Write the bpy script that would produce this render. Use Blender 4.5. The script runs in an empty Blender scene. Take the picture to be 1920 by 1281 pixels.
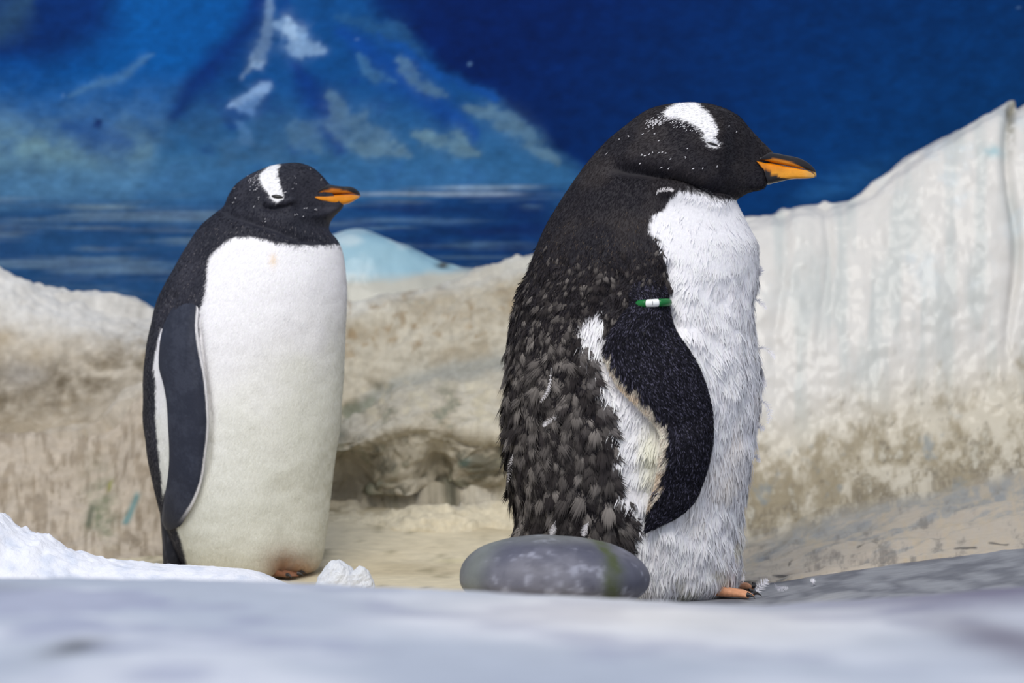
import bpy, math, random
import numpy as np
from mathutils import Vector
from mathutils.bvhtree import BVHTree

rng = np.random.default_rng(7)
random.seed(7)
scene = bpy.context.scene
C = scene.collection

# ------------------------------------------------------------------ camera
F = 5256.0            # focal length in pixels of the 1920x1281 frame
CAMY, CZ = -4.0, 0.359
cam_d = bpy.data.cameras.new('camera')
cam_d.sensor_width = 36.0
cam_d.lens = F / 1920.0 * 36.0
cam_d.clip_start = 0.05
cam_d.dof.use_dof = True
cam_d.dof.focus_distance = 3.98
cam_d.dof.aperture_fstop = 3.8
cam = bpy.data.objects.new('camera', cam_d)
cam.location = (0, CAMY, CZ)
cam.rotation_euler = (math.pi / 2, 0, 0)
C.objects.link(cam)
scene.camera = cam

# ------------------------------------------------------------------ world, lamps, exposure
world = bpy.data.worlds.new('world')
scene.world = world
world.use_nodes = True
world.node_tree.nodes['Background'].inputs[0].default_value = (0.80, 0.87, 1.0, 1)
world.node_tree.nodes['Background'].inputs[1].default_value = 0.64

def area_lamp(name, loc, target, size, power, color):
    d = bpy.data.lights.new(name, 'AREA')
    d.shape = 'SQUARE'; d.size = size; d.energy = power; d.color = color
    o = bpy.data.objects.new(name, d)
    o.location = loc
    o.rotation_euler = (Vector(target) - Vector(loc)).to_track_quat('-Z', 'Y').to_euler()
    C.objects.link(o)
    return o
area_lamp('ceiling_lamp', (-0.55, -2.2, 2.9), (0.0, 0.3, 0.25), 1.6, 86, (1.0, 0.965, 0.91))

vs = scene.view_settings
vs.view_transform = 'Standard'
vs.look = 'None'
vs.gamma = 1.0
vs.use_curve_mapping = False
vs.exposure = 0.08

# ------------------------------------------------------------------ helpers
def P(px, py, Y):
    d = np.asarray(Y, float) - CAMY
    return np.stack(np.broadcast_arrays((np.asarray(px, float) - 960.0) / F * d,
                                        np.asarray(Y, float),
                                        CZ - (np.asarray(py, float) - 640.5) / F * d), -1)

def proj(co):
    d = co[..., 1] - CAMY
    return np.stack([960.0 + co[..., 0] / d * F, 640.5 - (co[..., 2] - CZ) / d * F], -1)

def lin(r, g, b):
    c = np.array([r, g, b], float) / 255.0
    return np.where(c <= 0.04045, c / 12.92, ((c + 0.055) / 1.055) ** 2.4)

def _hash(ix, iy, iz, seed):
    h = (ix.astype(np.int64) * 374761393 + iy.astype(np.int64) * 668265263 + iz.astype(np.int64) * 2147483647 + seed * 974634777) & 0xffffffff
    h = ((h ^ (h >> 13)) * 1274126177) & 0xffffffff
    h = ((h ^ (h >> 16)) * 2246822519) & 0xffffffff
    return ((h ^ (h >> 15)) & 0xffffff) / float(0xffffff)

def vnoise(p, seed=0):
    i = np.floor(p); f = p - i; f = f * f * (3 - 2 * f); i = i.astype(np.int64)
    r = 0
    for a in (0, 1):
        wx = f[..., 0] if a else 1 - f[..., 0]
        for b in (0, 1):
            wy = f[..., 1] if b else 1 - f[..., 1]
            for c in (0, 1):
                wz = f[..., 2] if c else 1 - f[..., 2]
                r = r + wx * wy * wz * _hash(i[..., 0] + a, i[..., 1] + b, i[..., 2] + c, seed)
    return r * 2 - 1

def fbm(p, octs=4, seed=0, gain=0.5):
    r = 0; a = 1.0; t = 0
    for k in range(octs):
        r = r + a * vnoise(p * (2.03 ** k) + 17.3 * k, seed + k); t += a; a *= gain
    return r / t

def fbm2(x, y, octs=4, seed=0, gain=0.5):
    return fbm(np.stack(np.broadcast_arrays(np.asarray(x, float), np.asarray(y, float), np.zeros(np.broadcast(x, y).shape)), -1), octs, seed, gain)

def sstep(a, b, x):
    t = np.clip((x - a) / (b - a), 0, 1)
    return t * t * (3 - 2 * t)

def mix(c0, c1, t):
    t = np.asarray(t)[..., None]
    return c0 * (1 - t) + c1 * t

def hermite(ts, vals, t):
    """smooth interpolation of control rows vals[k] at parameters ts[k] (monotone t), evaluated at t"""
    ts = np.asarray(ts, float); vals = np.asarray(vals, float)
    sh = (-1,) + (1,) * (vals.ndim - 1)
    dv = np.diff(vals, axis=0) / np.diff(ts).reshape(sh)
    m = np.empty_like(vals)
    m[0] = dv[0]; m[-1] = dv[-1]
    if len(ts) > 2:
        h = np.diff(ts)
        w0 = (h[1:] / (h[1:] + h[:-1])).reshape(sh)
        m[1:-1] = dv[:-1] * w0 + dv[1:] * (1 - w0)
    k = np.clip(np.searchsorted(ts, t, side='right') - 1, 0, len(ts) - 2)
    h = (ts[k + 1] - ts[k]); s = (np.asarray(t) - ts[k]) / h
    h = h.reshape(sh); s = s.reshape(sh)
    return ((2 * s ** 3 - 3 * s ** 2 + 1) * vals[k] + (s ** 3 - 2 * s ** 2 + s) * h * m[k]
            + (-2 * s ** 3 + 3 * s ** 2) * vals[k + 1] + (s ** 3 - s ** 2) * h * m[k + 1])

def poly_sd(pts, poly):
    """signed distance (negative inside) of pts (N,2) to polygon"""
    poly = np.asarray(poly, float)
    a = poly; b = np.roll(poly, -1, axis=0)
    best = np.full(len(pts), 1e18); inside = np.zeros(len(pts), bool)
    x, y = pts[:, 0], pts[:, 1]
    for p, q in zip(a, b):
        e = q - p; w = pts - p
        t = np.clip((w @ e) / max(e @ e, 1e-12), 0, 1)
        d = w - t[:, None] * e
        best = np.minimum(best, (d * d).sum(1))
        if p[1] != q[1]:
            c = ((p[1] > y) != (q[1] > y)) & (x < (q[0] - p[0]) * (y - p[1]) / (q[1] - p[1]) + p[0])
            inside ^= c
    d = np.sqrt(best)
    return np.where(inside, -d, d)

def line_d(pts, line):
    """distance of pts (N,2) to an open polyline, and the parameter 0..1 along it"""
    line = np.asarray(line, float)
    best = np.full(len(pts), 1e18); par = np.zeros(len(pts))
    seg = np.linalg.norm(np.diff(line, axis=0), axis=1); cum = np.concatenate([[0], np.cumsum(seg)])
    for k in range(len(line) - 1):
        p, q = line[k], line[k + 1]; e = q - p; w = pts - p
        t = np.clip((w @ e) / max(e @ e, 1e-12), 0, 1)
        d = ((w - t[:, None] * e) ** 2).sum(1)
        u = d < best
        best = np.where(u, d, best); par = np.where(u, (cum[k] + t * seg[k]) / cum[-1], par)
    return np.sqrt(best), par

def make_mesh(name, verts, faces, cols=None, smooth=True, normals=None):
    verts = np.asarray(verts, np.float32).reshape(-1, 3)
    me = bpy.data.meshes.new(name)
    me.vertices.add(len(verts)); me.vertices.foreach_set('co', verts.ravel())
    fl = faces if isinstance(faces, list) else [faces]
    fl = [np.asarray(f, np.int32) for f in fl if len(f)]
    loops = np.concatenate([f.ravel() for f in fl])
    sizes = np.concatenate([np.full(len(f), f.shape[1], np.int32) for f in fl])
    me.loops.add(len(loops)); me.loops.foreach_set('vertex_index', loops)
    me.polygons.add(len(sizes))
    me.polygons.foreach_set('loop_start', np.concatenate([[0], np.cumsum(sizes)[:-1]]).astype(np.int32))
    me.polygons.foreach_set('loop_total', sizes)
    me.polygons.foreach_set('use_smooth', np.full(len(sizes), smooth, bool))
    me.update(calc_edges=True)
    me.validate()
    if cols is not None:
        a = me.attributes.new('Col', 'FLOAT_COLOR', 'POINT')
        c = np.ones((len(verts), 4), np.float32); c[:, :3] = np.asarray(cols, np.float32).reshape(-1, 3)
        a.data.foreach_set('color', c.ravel())
    if normals is not None:
        me.normals_split_custom_set_from_vertices(np.asarray(normals, np.float32).reshape(-1, 3).tolist())
    return me

def link(name, me, mat=None, parent=None):
    o = bpy.data.objects.new(name, me)
    if mat is not None and me is not None and not me.materials:
        me.materials.append(mat)
    C.objects.link(o)
    if parent is not None:
        o.parent = parent
        o.matrix_parent_inverse = parent.matrix_world.inverted()
    return o

def thing(name, loc, label, cat, group=None):
    o = bpy.data.objects.new(name, None)
    o.location = loc; C.objects.link(o)
    o.matrix_world.translation = Vector(loc)
    o['label'] = label; o['category'] = cat
    if group: o['group'] = group
    return o

def tag(o, label, cat, group=None):
    o['label'] = label; o['category'] = cat
    if group: o['group'] = group
    return o

def grid_faces(nr, ns, wrap):
    i = np.arange(nr - 1)[:, None]; j = np.arange(ns if wrap else ns - 1)[None, :]
    j2 = (j + 1) % ns
    return np.stack(np.broadcast_arrays(i * ns + j, i * ns + j2, (i + 1) * ns + j2, (i + 1) * ns + j), -1).reshape(-1, 4)

def grid_normals(pos, wrap):
    if wrap:
        dj = np.roll(pos, -1, 1) - np.roll(pos, 1, 1)
    else:
        dj = np.gradient(pos, axis=1)
    di = np.gradient(pos, axis=0)
    n = np.cross(dj, di)
    return n / np.maximum(np.linalg.norm(n, axis=-1, keepdims=True), 1e-12)

# ------------------------------------------------------------------ materials
def mat_attr(name, rough=0.8, spec=0.3, noise=0.0, nscale=60.0, nstretch=(1, 1, 1), bump=0.0, bscale=80.0, bstretch=(1, 1, 1), coat=0.0, sheen=0.0, bdist=0.004, rough_var=0.0):
    m = bpy.data.materials.new(name); m.use_nodes = True
    nt = m.node_tree; b = nt.nodes['Principled BSDF']
    b.inputs['Roughness'].default_value = rough
    b.inputs['Specular IOR Level'].default_value = spec
    if coat:
        b.inputs['Coat Weight'].default_value = coat; b.inputs['Coat Roughness'].default_value = 0.12
    if sheen:
        b.inputs['Sheen Weight'].default_value = sheen; b.inputs['Sheen Roughness'].default_value = 0.5
    at = nt.nodes.new('ShaderNodeAttribute'); at.attribute_name = 'Col'
    out = at.outputs['Color']
    tc = nt.nodes.new('ShaderNodeTexCoord')
    def noise_node(scale, stretch, detail=5):
        mp = nt.nodes.new('ShaderNodeMapping'); mp.inputs['Scale'].default_value = stretch
        nt.links.new(tc.outputs['Object'], mp.inputs['Vector'])
        n = nt.nodes.new('ShaderNodeTexNoise'); n.inputs['Scale'].default_value = scale; n.inputs['Detail'].default_value = detail
        n.inputs['Roughness'].default_value = 0.6
        nt.links.new(mp.outputs['Vector'], n.inputs['Vector'])
        return n
    if noise:
        n = noise_node(nscale, nstretch)
        mr = nt.nodes.new('ShaderNodeMapRange')
        mr.inputs['From Min'].default_value = 0.25; mr.inputs['From Max'].default_value = 0.75
        mr.inputs['To Min'].default_value = 1 - noise; mr.inputs['To Max'].default_value = 1 + noise
        nt.links.new(n.outputs['Fac'], mr.inputs['Value'])
        vm = nt.nodes.new('ShaderNodeVectorMath'); vm.operation = 'SCALE'
        nt.links.new(out, vm.inputs[0]); nt.links.new(mr.outputs['Result'], vm.inputs['Scale'])
        out = vm.outputs['Vector']
    nt.links.new(out, b.inputs['Base Color'])
    if bump:
        n2 = noise_node(bscale, bstretch, 6)
        bp = nt.nodes.new('ShaderNodeBump'); bp.inputs['Strength'].default_value = bump; bp.inputs['Distance'].default_value = bdist
        nt.links.new(n2.outputs['Fac'], bp.inputs['Height'])
        nt.links.new(bp.outputs['Normal'], b.inputs['Normal'])
        if coat: nt.links.new(bp.outputs['Normal'], b.inputs['Coat Normal'])
    return m

def mat_plain(name, col, rough=0.5, spec=0.4, noise=0.1, nscale=120.0):
    m = bpy.data.materials.new(name); m.use_nodes = True
    nt = m.node_tree; b = nt.nodes['Principled BSDF']
    b.inputs['Roughness'].default_value = rough; b.inputs['Specular IOR Level'].default_value = spec
    n = nt.nodes.new('ShaderNodeTexNoise'); n.inputs['Scale'].default_value = nscale
    r = nt.nodes.new('ShaderNodeValToRGB')
    r.color_ramp.elements[0].position = 0.3; r.color_ramp.elements[1].position = 0.7
    r.color_ramp.elements[0].color = (*(np.asarray(col) * (1 - noise)), 1)
    r.color_ramp.elements[1].color = (*np.minimum(np.asarray(col) * (1 + noise), 1), 1)
    nt.links.new(n.outputs['Fac'], r.inputs['Fac']); nt.links.new(r.outputs['Color'], b.inputs['Base Color'])
    return m

M_MURAL = mat_attr('mural_paint', 0.7, 0.08, noise=0.16, nscale=80, nstretch=(0.7, 1, 1.3), bump=0.2, bscale=70)
M_ROCK = mat_attr('cast_rock', 0.75, 0.3, noise=0.16, nscale=48, bump=0.7, bscale=55, bdist=0.006)
M_ICE = mat_attr('glossy_cast_ice', 0.5, 0.4, noise=0.05, nscale=40, nstretch=(1, 1, 0.4), bump=0.28, bscale=42, bstretch=(1, 1, 0.4), bdist=0.005, coat=0.25)
M_FLOOR = mat_attr('cast_floor', 0.75, 0.3, noise=0.14, nscale=70, nstretch=(0.5, 1, 1), bump=0.6, bscale=80, bstretch=(0.4, 1, 1), bdist=0.004)
M_LEDGE = mat_attr('wet_ledge', 0.75, 0.12, noise=0.08, nscale=25, bump=0.3, bscale=40)
M_PLUME = mat_attr('plumage', 0.7, 0.25, noise=0.10, nscale=260, bump=0.35, bscale=330, bstretch=(1, 1, 0.5), bdist=0.002)
M_SLEEK = mat_attr('sleek_plumage', 0.62, 0.25, noise=0.12, nscale=420, bump=0.45, bscale=420, bstretch=(1, 1, 0.6), bdist=0.0015)
M_FLIP = mat_attr('flipper_scales', 0.5, 0.4, noise=0.35, nscale=480, nstretch=(1, 1, 0.6), bump=0.8, bscale=420, bstretch=(1, 1, 0.6), bdist=0.002)
M_STRAND = mat_attr('feather_strands', 0.85, 0.1)
_nt = M_STRAND.node_tree; _tr = _nt.nodes.new('ShaderNodeBsdfTranslucent'); _mx = _nt.nodes.new('ShaderNodeMixShader'); _mx.inputs[0].default_value = 0.12
_nt.links.new(_nt.nodes['Attribute'].outputs['Color'], _tr.inputs['Color'])
_nt.links.new(_nt.nodes['Principled BSDF'].outputs[0], _mx.inputs[1]); _nt.links.new(_tr.outputs[0], _mx.inputs[2])
_nt.links.new(_mx.outputs[0], _nt.nodes['Material Output'].inputs['Surface'])
M_BILL = mat_attr('bill_horn', 0.35, 0.5, noise=0.08, nscale=200, bump=0.15, bscale=260)
M_FOOT = mat_attr('foot_skin', 0.5, 0.4, noise=0.15, nscale=250, bump=0.5, bscale=350, bdist=0.001)
M_STONE = mat_attr('river_stone', 0.55, 0.35, noise=0.12, nscale=60, bump=0.2, bscale=120, bdist=0.002)
M_SNOW = mat_attr('snow', 0.55, 0.4, noise=0.03, nscale=100, bump=0.6, bscale=160, bdist=0.004)

# ------------------------------------------------------------------ the painted back wall
WALL_Y = 1.32
def build_mural():
    nx = 960; px = np.linspace(-1000, 2900, nx); py = np.concatenate([np.linspace(-360, 600, 260), np.linspace(612, 1200, 40)]); ny = len(py)
    X, Yp = np.meshgrid(px, py)
    n1 = fbm2(X / 170, Yp / 110, 5, 11, 0.6); n2 = fbm2(X / 55, Yp / 40, 5, 23, 0.62); db = fbm2(X / 26 + Yp / 60, Yp / 20 - X / 70, 5, 25, 0.7); n3 = fbm2(X / 120, Yp / 9, 4, 31); n4 = fbm2(X / 300, Yp / 260, 3, 37)
    wx = X + 26 * n1; wy = Yp + 20 * n2
    flat = np.stack([wx.ravel(), wy.ravel()], -1)
    def pm(poly, soft, f=flat):
        return sstep(soft, -soft, poly_sd(f, poly)).reshape(X.shape)
    def stroke(line, w, soft=0.6):
        d, t = line_d(flat, line)
        w = w * (0.35 + 0.85 * np.sin(math.pi * np.clip(t, 0.02, 0.98)) ** 0.8)
        return np.exp(-(d / w) ** 2).reshape(X.shape)
    # sky: navy on the right, brighter blue on the left
    sky = mix(lin(0, 28, 86), lin(0, 46, 100), sstep(900, 1900, wx + 0.9 * wy))
    sky = mix(sky, lin(8, 62, 112), sstep(1350, 2100, wx * 0.8 + 1.5 * wy) * 0.6)
    sky = mix(sky, lin(6, 80, 150), sstep(820, 330, wx + 0.25 * wy))
    sky = mix(sky, lin(4, 38, 100), pm([(-800, -600), (330, -600), (215, 60), (120, 110), (60, 130), (-800, 150)], 55) * 0.9)
    sky = mix(sky, lin(48, 82, 108), stroke([(-40, 75), (60, -10)], 30) * 0.6)
    sky = mix(sky, lin(98, 132, 146), np.clip(1.1 * sstep(120, 370, wy) * sstep(800, 150, wx) * (0.95 + 0.7 * n2 + 0.3 * n1), 0, 1))
    sky = mix(sky, lin(80, 125, 165), stroke([(130, 175), (215, 145), (290, 108)], 9) * 0.55)
    sky = mix(sky, lin(12, 62, 130), stroke([(120, 235), (200, 262), (240, 270)], 30) * 0.6)
    sky = mix(sky, lin(6, 30, 90), stroke([(172, 232), (186, 226)], 8) * 0.8)
    # mountain
    mt = pm([(520, -300), (505, -30), (440, 60), (380, 130), (330, 200), (290, 290), (240, 400), (1150, 400), (1075, 320), (1010, 250), (935, 190), (800, 100), (690, 20), (610, -300)], 20)
    mc = mix(lin(12, 70, 130), lin(44, 94, 138), sstep(120, 330, wy))
    mc = mix(mc, lin(8, 46, 112), sstep(0.1, 0.6, n2 + 0.3 * n1) * 0.6)
    mc = mix(mc, lin(66, 98, 128), sstep(0.05, 0.5, n1 - 0.3 * n2) * sstep(150, 320, wy) * 0.5)
    mc = mix(mc, lin(6, 40, 104), stroke([(505, -20), (440, 70), (370, 150), (330, 210)], 36) * 0.9)
    mc = mix(mc, lin(6, 44, 118), stroke([(560, 130), (600, 190), (640, 280)], 26) * 0.7)
    mc = mix(mc, lin(10, 62, 140), stroke([(640, 60), (760, 150), (880, 250)], 30) * 0.7)
    sky = mix(sky, mc, mt)
    for line, w, c, a in [
        ([(525, 45), (545, 50), (565, 85), (600, 92)], 15, (128, 160, 196), 0.85), ([(548, 40), (552, 70)], 9, (150, 178, 208), 0.8), ([(515, 5), (500, 75), (480, 118), (462, 138)], 9, (104, 132, 166), 0.8),
        ([(478, 122), (494, 112)], 8, (130, 158, 192), 0.8), ([(442, 206), (470, 190), (512, 164)], 10, (128, 160, 200), 0.95), ([(462, 215), (500, 190)], 11, (96, 134, 182), 0.8),
        ([(455, 240), (480, 262)], 9, (80, 122, 166), 0.6),
        ([(745, 112), (790, 155), (830, 172)], 11, (84, 118, 140), 0.7), ([(630, 30), (740, 60), (800, 112)], 12, (40, 84, 124), 0.6), ([(865, 196), (930, 222), (985, 246), (1040, 300)], 15, (88, 120, 142), 0.85),
        ([(665, 100), (690, 130), (740, 155)], 9, (66, 112, 150), 0.7), ([(770, 250), (830, 268), (890, 282)], 15, (98, 130, 146), 0.85), ([(618, 180), (640, 225), (690, 262), (745, 286)], 22, (84, 116, 142), 0.8), ([(660, 268), (760, 288)], 13, (96, 128, 148), 0.6),
        ([(560, 235), (600, 280)], 22, (78, 112, 140), 0.6), ([(700, 60), (800, 120), (930, 186)], 8, (16, 74, 150), 0.7)]:
        sky = mix(sky, lin(*c), np.clip(a * (0.5 * sstep(0.25, 0.7, stroke(line, w * 1.25) + 0.9 * db * stroke(line, w * 1.8)) + 0.45 * stroke(line, w * 1.6) * np.clip(0.8 + 1.0 * db, 0, 1.3)), 0, 1))
    # mist above the water
    sky = mix(sky, lin(92, 132, 154), sstep(260, 350, wy) * sstep(520, 150, wx) * 0.8 * (0.8 + 0.4 * n3))
    sky = mix(sky, lin(52, 102, 150), sstep(280, 345, wy) * sstep(1120, 850, wx) * 0.65)
    # water: long horizontal strokes
    hz = 378 - 24 * sstep(600, 1000, X)
    sea_n = fbm2(X / 190, Yp / 7, 4, 41); sea_m = fbm2(X / 110, Yp / 16, 4, 47)
    sea = mix(lin(20, 66, 118), lin(92, 124, 152), sstep(-0.05, 0.5, sea_n) * 0.8)
    sea = mix(sea, lin(8, 42, 96), sstep(0.0, 0.45, sea_m) * 0.75)
    sea = mix(sea, lin(10, 40, 92), sstep(700, 1000, X) * 0.55)
    sea = mix(sea, mix(lin(40, 80, 122), lin(88, 112, 136), sstep(-0.1, 0.5, sea_n + 0.4 * sea_m)), sstep(900, 350, X) * 0.62)
    sea = mix(sea, lin(96, 130, 156), sstep(0.25, 0.6, sea_m) * sstep(400, 380, Yp) * 0.6)
    for x0, x1, y, w, c, a in [(690, 1000, 352, 5, (140, 162, 182), 0.8), (640, 965, 364, 4, (150, 168, 186), 0.8), (700, 800, 378, 5, (110, 130, 150), 0.7), (140, 240, 388, 5, (128, 150, 160), 0.7), (640, 880, 415, 5, (90, 122, 156), 0.7), (660, 1000, 392, 9, (10, 36, 86), 0.8), (780, 1000, 432, 12, (10, 36, 84), 0.8),
                               (0, 120, 415, 6, (80, 112, 144), 0.5), (300, 420, 420, 5, (84, 114, 142), 0.5), (100, 330, 520, 8, (30, 64, 110), 0.6), (730, 960, 345, 4, (84, 122, 158), 0.7)]:
        m = np.exp(-((Yp + 4 * n1 - y) / w) ** 2) * sstep(x0 - 40, x0 + 30, X) * sstep(x1 + 40, x1 - 30, X)
        sea = mix(sea, lin(*c), np.clip(m * a * (0.7 + 0.9 * sea_n), 0, 1))
    fade = sstep(1120, 1000, X)
    col = mix(sky, sea, sstep(hz - 16 - 14 * sstep(700, 300, X), hz + 8 + 20 * sstep(700, 300, X), Yp + 22 * sea_n + 10 * n3) * fade)
    # low right: paler blue haze where the paint meets the cast ice, and paint specks
    col = mix(col, lin(30, 84, 138), np.exp(-((Yp - 350 + 0.33 * (X - 1560)) / 26) ** 2) * sstep(1450, 1560, X) * sstep(1760, 1600, X) * (0.6 + 0.6 * n3))
    sp = _hash(np.floor(X / 6.4).astype(np.int64), np.floor(Yp / 5.9).astype(np.int64), np.zeros_like(X, int), 5)
    col = mix(col, lin(86, 120, 160), (sp > 0.9993) * 0.6 * (Yp < 340))
    n5 = fbm2(X / 22 + Yp / 50, Yp / 14, 4, 49)
    col = col * (1.12 + 0.12 * n4 + 0.18 * n2 + 0.22 * n5 + 0.2 * db)[..., None]
    return make_mesh('wall_back', P(X, Yp, WALL_Y).reshape(-1, 3), grid_faces(ny, nx, False)[:, ::-1], col)
o = link('wall_back', build_mural(), M_MURAL)
o['kind'] = 'structure'; o['label'] = 'blue painted back wall with a mural of snowy mountain and sea'

# ------------------------------------------------------------------ cast concrete shore (rock and ice)
def relief(name, cols, nu, nv, mat, colour, disp, fold=None):
    """surface through control columns [(px, [(py, Y), ...])], rows run from the wall top down to the floor"""
    pxs = [c[0] for c in cols]; vals = np.array([c[1] for c in cols], float)      # (ncol, K, 2)
    K = vals.shape[1]
    u = np.linspace(pxs[0], pxs[-1], nu)
    g = hermite(pxs, vals, u)                                                    # (nu, K, 2)
    v = np.linspace(0, K - 1, nv)
    g = hermite(np.arange(K), g.transpose(1, 0, 2), v)                            # (nv, nu, 2)
    pos = P(np.broadcast_to(u[None, :], (nv, nu)), g[..., 0], g[..., 1])
    n = grid_normals(pos, False)
    n = np.where((n[..., 1:2] > 0) & (np.abs(n[..., 1:2]) > 0.2), -n, n)
    if (n[..., 1].mean() > 0): n = -n
    pp = proj(pos)
    pos = pos + n * disp(pos, pp)[..., None]
    col = colour(pos, pp)
    me = make_mesh(name, pos.reshape(-1, 3), grid_faces(nv, nu, False)[:, ::-1], col)
    return link(name, me, mat)

# right: tall white sculpted ice bank running down to a sloping foot
def bank_col(px, top, foot, crack):
    return (px, [(top + 14, 1.29), (top, 1.20), (top + 12, 1.12), (top + 60, 1.07), (top + 0.45 * (foot - top), 0.99), (foot - 110, 0.92), (foot - 30, 0.80), (foot + 18, 0.66), (0.5 * (foot + 18 + crack), 0.42), (crack, 0.17 + 0.10 * float(px < 1390)), (crack + 30, 0.14 + 0.10 * float(px < 1390))])
bank = [bank_col(1130, 460, 1010, 1112), bank_col(1200, 450, 1010, 1108), bank_col(1330, 425, 1008, 1100), bank_col(1400, 408, 1000, 1092), bank_col(1455, 401, 990, 1085), bank_col(1500, 385, 980, 1077), bank_col(1545, 383, 965, 1068), bank_col(1600, 371, 950, 1062), bank_col(1650, 334, 935, 1056), bank_col(1700, 298, 922, 1048), bank_col(1790, 248, 905, 1036), bank_col(1850, 216, 890, 1028),
        bank_col(1888, 201, 880, 1022), bank_col(1905, 207, 878, 1020), bank_col(1925, 196, 872, 1018), bank_col(2050, 150, 850, 1000), bank_col(2300, 90, 820, 980), bank_col(2600, 60, 800, 960)]
bank.insert(0, (1085, [(a, min(y + 0.25, 1.29)) for a, y in bank[0][1]]))
def bank_disp(pos, pp):
    x, z = pos[..., 0], pos[..., 2]
    up = sstep(0.1, 0.3, z)
    flute = fbm2(x * 14, z * 1.6, 3, 51) * 0.005 * up
    groove = 0
    for gx, a, w in [(1463, 0.007, 12), (1545, 0.007, 9), (1897, 0.014, 9), (1640, 0.003, 18)]:
        groove = groove - a * np.exp(-((pp[..., 0] - gx - 10 * np.sin(pp[..., 1] / 60)) / w) ** 2) * sstep(760, 480, pp[..., 1])
    lump = fbm(pos * 9, 4, 57) * 0.018 * (1 - 0.6 * up) + fbm(pos * 40, 3, 59) * 0.0035
    return flute + groove + lump
def bank_colour(pos, pp):
    x, y = pp[..., 0], pp[..., 1]
    n1 = fbm2(x / 60, y / 70, 5, 61, 0.65); n2 = fbm2(x / 22, y / 34, 5, 67, 0.7); n3 = fbm2(x / 20, y / 140, 3, 71); n4 = fbm2(x / 90 + y / 160, y / 12 + x / 34, 5, 73, 0.65); n5 = fbm2(x / 7, y / 9, 3, 75, 0.65)
    foot = np.interp(x, [1060, 1330, 1400, 1500, 1600, 1700, 1790, 1888, 2050], [1010, 1008, 1000, 980, 950, 922, 905, 880, 850])
    c = mix(lin(224, 220, 214), lin(205, 207, 203), sstep(-0.2, 0.5, n3))
    c = mix(c, lin(214, 224, 228), sstep(0.15, 0.6, n1) * sstep(640, 430, y) * 0.6)
    h = (y - (foot - 230)) / 200                                # 0 clean .. 1 stained
    c = mix(c, lin(208, 199, 180), sstep(-0.2, 0.6, h))
    c = mix(c, lin(150, 136, 108), np.clip(sstep(-0.35, 0.45, n2 * 1.1 + n1 * 0.7 + 0.9 * (np.clip(h, -0.6, 0.85) - 0.62)) * sstep(-0.6, 0.5, h), 0, 1) * 0.85)
    c = mix(c, lin(112, 100, 78), np.clip(sstep(0.05, 0.5, n2 * 0.9 - n1 * 0.4 + 0.3 * n5 + 0.5 * (h - 0.8)) * sstep(-0.1, 0.5, h), 0, 1) * 0.7)
    c = mix(c, lin(132, 140, 142), sstep(0.25, 0.5, n1 - 0.3 * n2) * sstep(0.2, 0.7, h) * 0.7)
    c = mix(c, lin(228, 222, 204), sstep(0.25, 0.5, n2 - n1 * 0.4) * sstep(0.2, 0.7, h) * 0.55)
    c = mix(c, lin(90, 84, 74), sstep(0.42, 0.55, n5) * sstep(-0.6, 0.5, h) * 0.45)
    s = sstep(foot - 8, foot + 26, y + 10 * n2)                  # the sloping foot
    fc = mix(lin(182, 170, 154), lin(146, 147, 146), sstep(-0.25, 0.35, 1.3 * n4 + 0.45 - (y - foot - 10) / 110))
    fc = mix(fc, lin(190, 172, 144), sstep(0.0, 0.4, n2) * 0.6)
    fc = mix(fc, lin(112, 106, 98), sstep(0.05, 0.5, -n2 + 0.4 * n4) * 0.75)
    c = mix(c, fc, s)
    # a chip of blue paint near the top, the dark slit at the edge
    c = mix(c, lin(170, 200, 205), np.exp(-(((x - 1862) / 18) ** 2 + ((y - 285) / 11) ** 2)) * sstep(-0.2, 0.2, n2 + 0.2))
    c = mix(c, lin(120, 116, 96), np.exp(-((x - 1897) / 7) ** 2) * sstep(330, 215, y) * sstep(-0.3, 0.2, n5 + 0.2) * 0.8)
    # cracks on the foot
    f = pp.reshape(-1, 2)
    for ln, w in [([(1610, 1033), (1622, 1028), (1640, 1025), (1645, 1027)], 2.2), ([(1450, 1083), (1475, 1080), (1500, 1077), (1540, 1073)], 1.8), ([(1790, 1030), (1830, 1030)], 1.6), ([(1855, 1020), (1890, 1017)], 1.6), ([(1480, 1062), (1486, 1055)], 1.6)]:
        d, _ = line_d(f, ln)
        c = mix(c, lin(52, 46, 40), np.exp(-(d / w) ** 2).reshape(x.shape) * 0.9)
    return c
o = relief('ice_bank', bank, 600, 500, M_ICE, bank_colour, bank_disp)
tag(o, 'tall white glossy cast ice bank, stained brown at its foot, right of the penguins', 'ice bank')

# pale blue ice hummock just in front of the mural, between the two penguins
hum_top = [(500, 520), (560, 476), (610, 446), (660, 433), (715, 443), (780, 470), (830, 492), (880, 503), (960, 500), (1060, 505)]
hum = [(p, [(t + 8, 1.30), (t, 1.27), (t + 8, 1.22), (t + 40, 1.19), (max(t + 80, 560), 1.16), (640, 1.14)]) for p, t in hum_top]
def hum_colour(pos, pp):
    x, y = pp[..., 0], pp[..., 1]
    n = fbm2(x / 50, y / 25, 4, 81); n2 = fbm2(x / 12, y / 10, 3, 83)
    c = mix(lin(150, 188, 204), lin(186, 208, 216), sstep(-0.2, 0.5, n))
    c = mix(c, lin(188, 186, 174), sstep(500, 530, y + 14 * n + (x - 740) * 0.12))
    c = mix(c, lin(70, 66, 58), np.exp(-(((x - 830) / 12) ** 2 + ((y - 497) / 5) ** 2)))
    return c
o = relief('ice_hummock', hum, 140, 80, M_ICE, hum_colour, lambda pos, pp: fbm(pos * 14, 3, 85) * 0.008)
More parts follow.
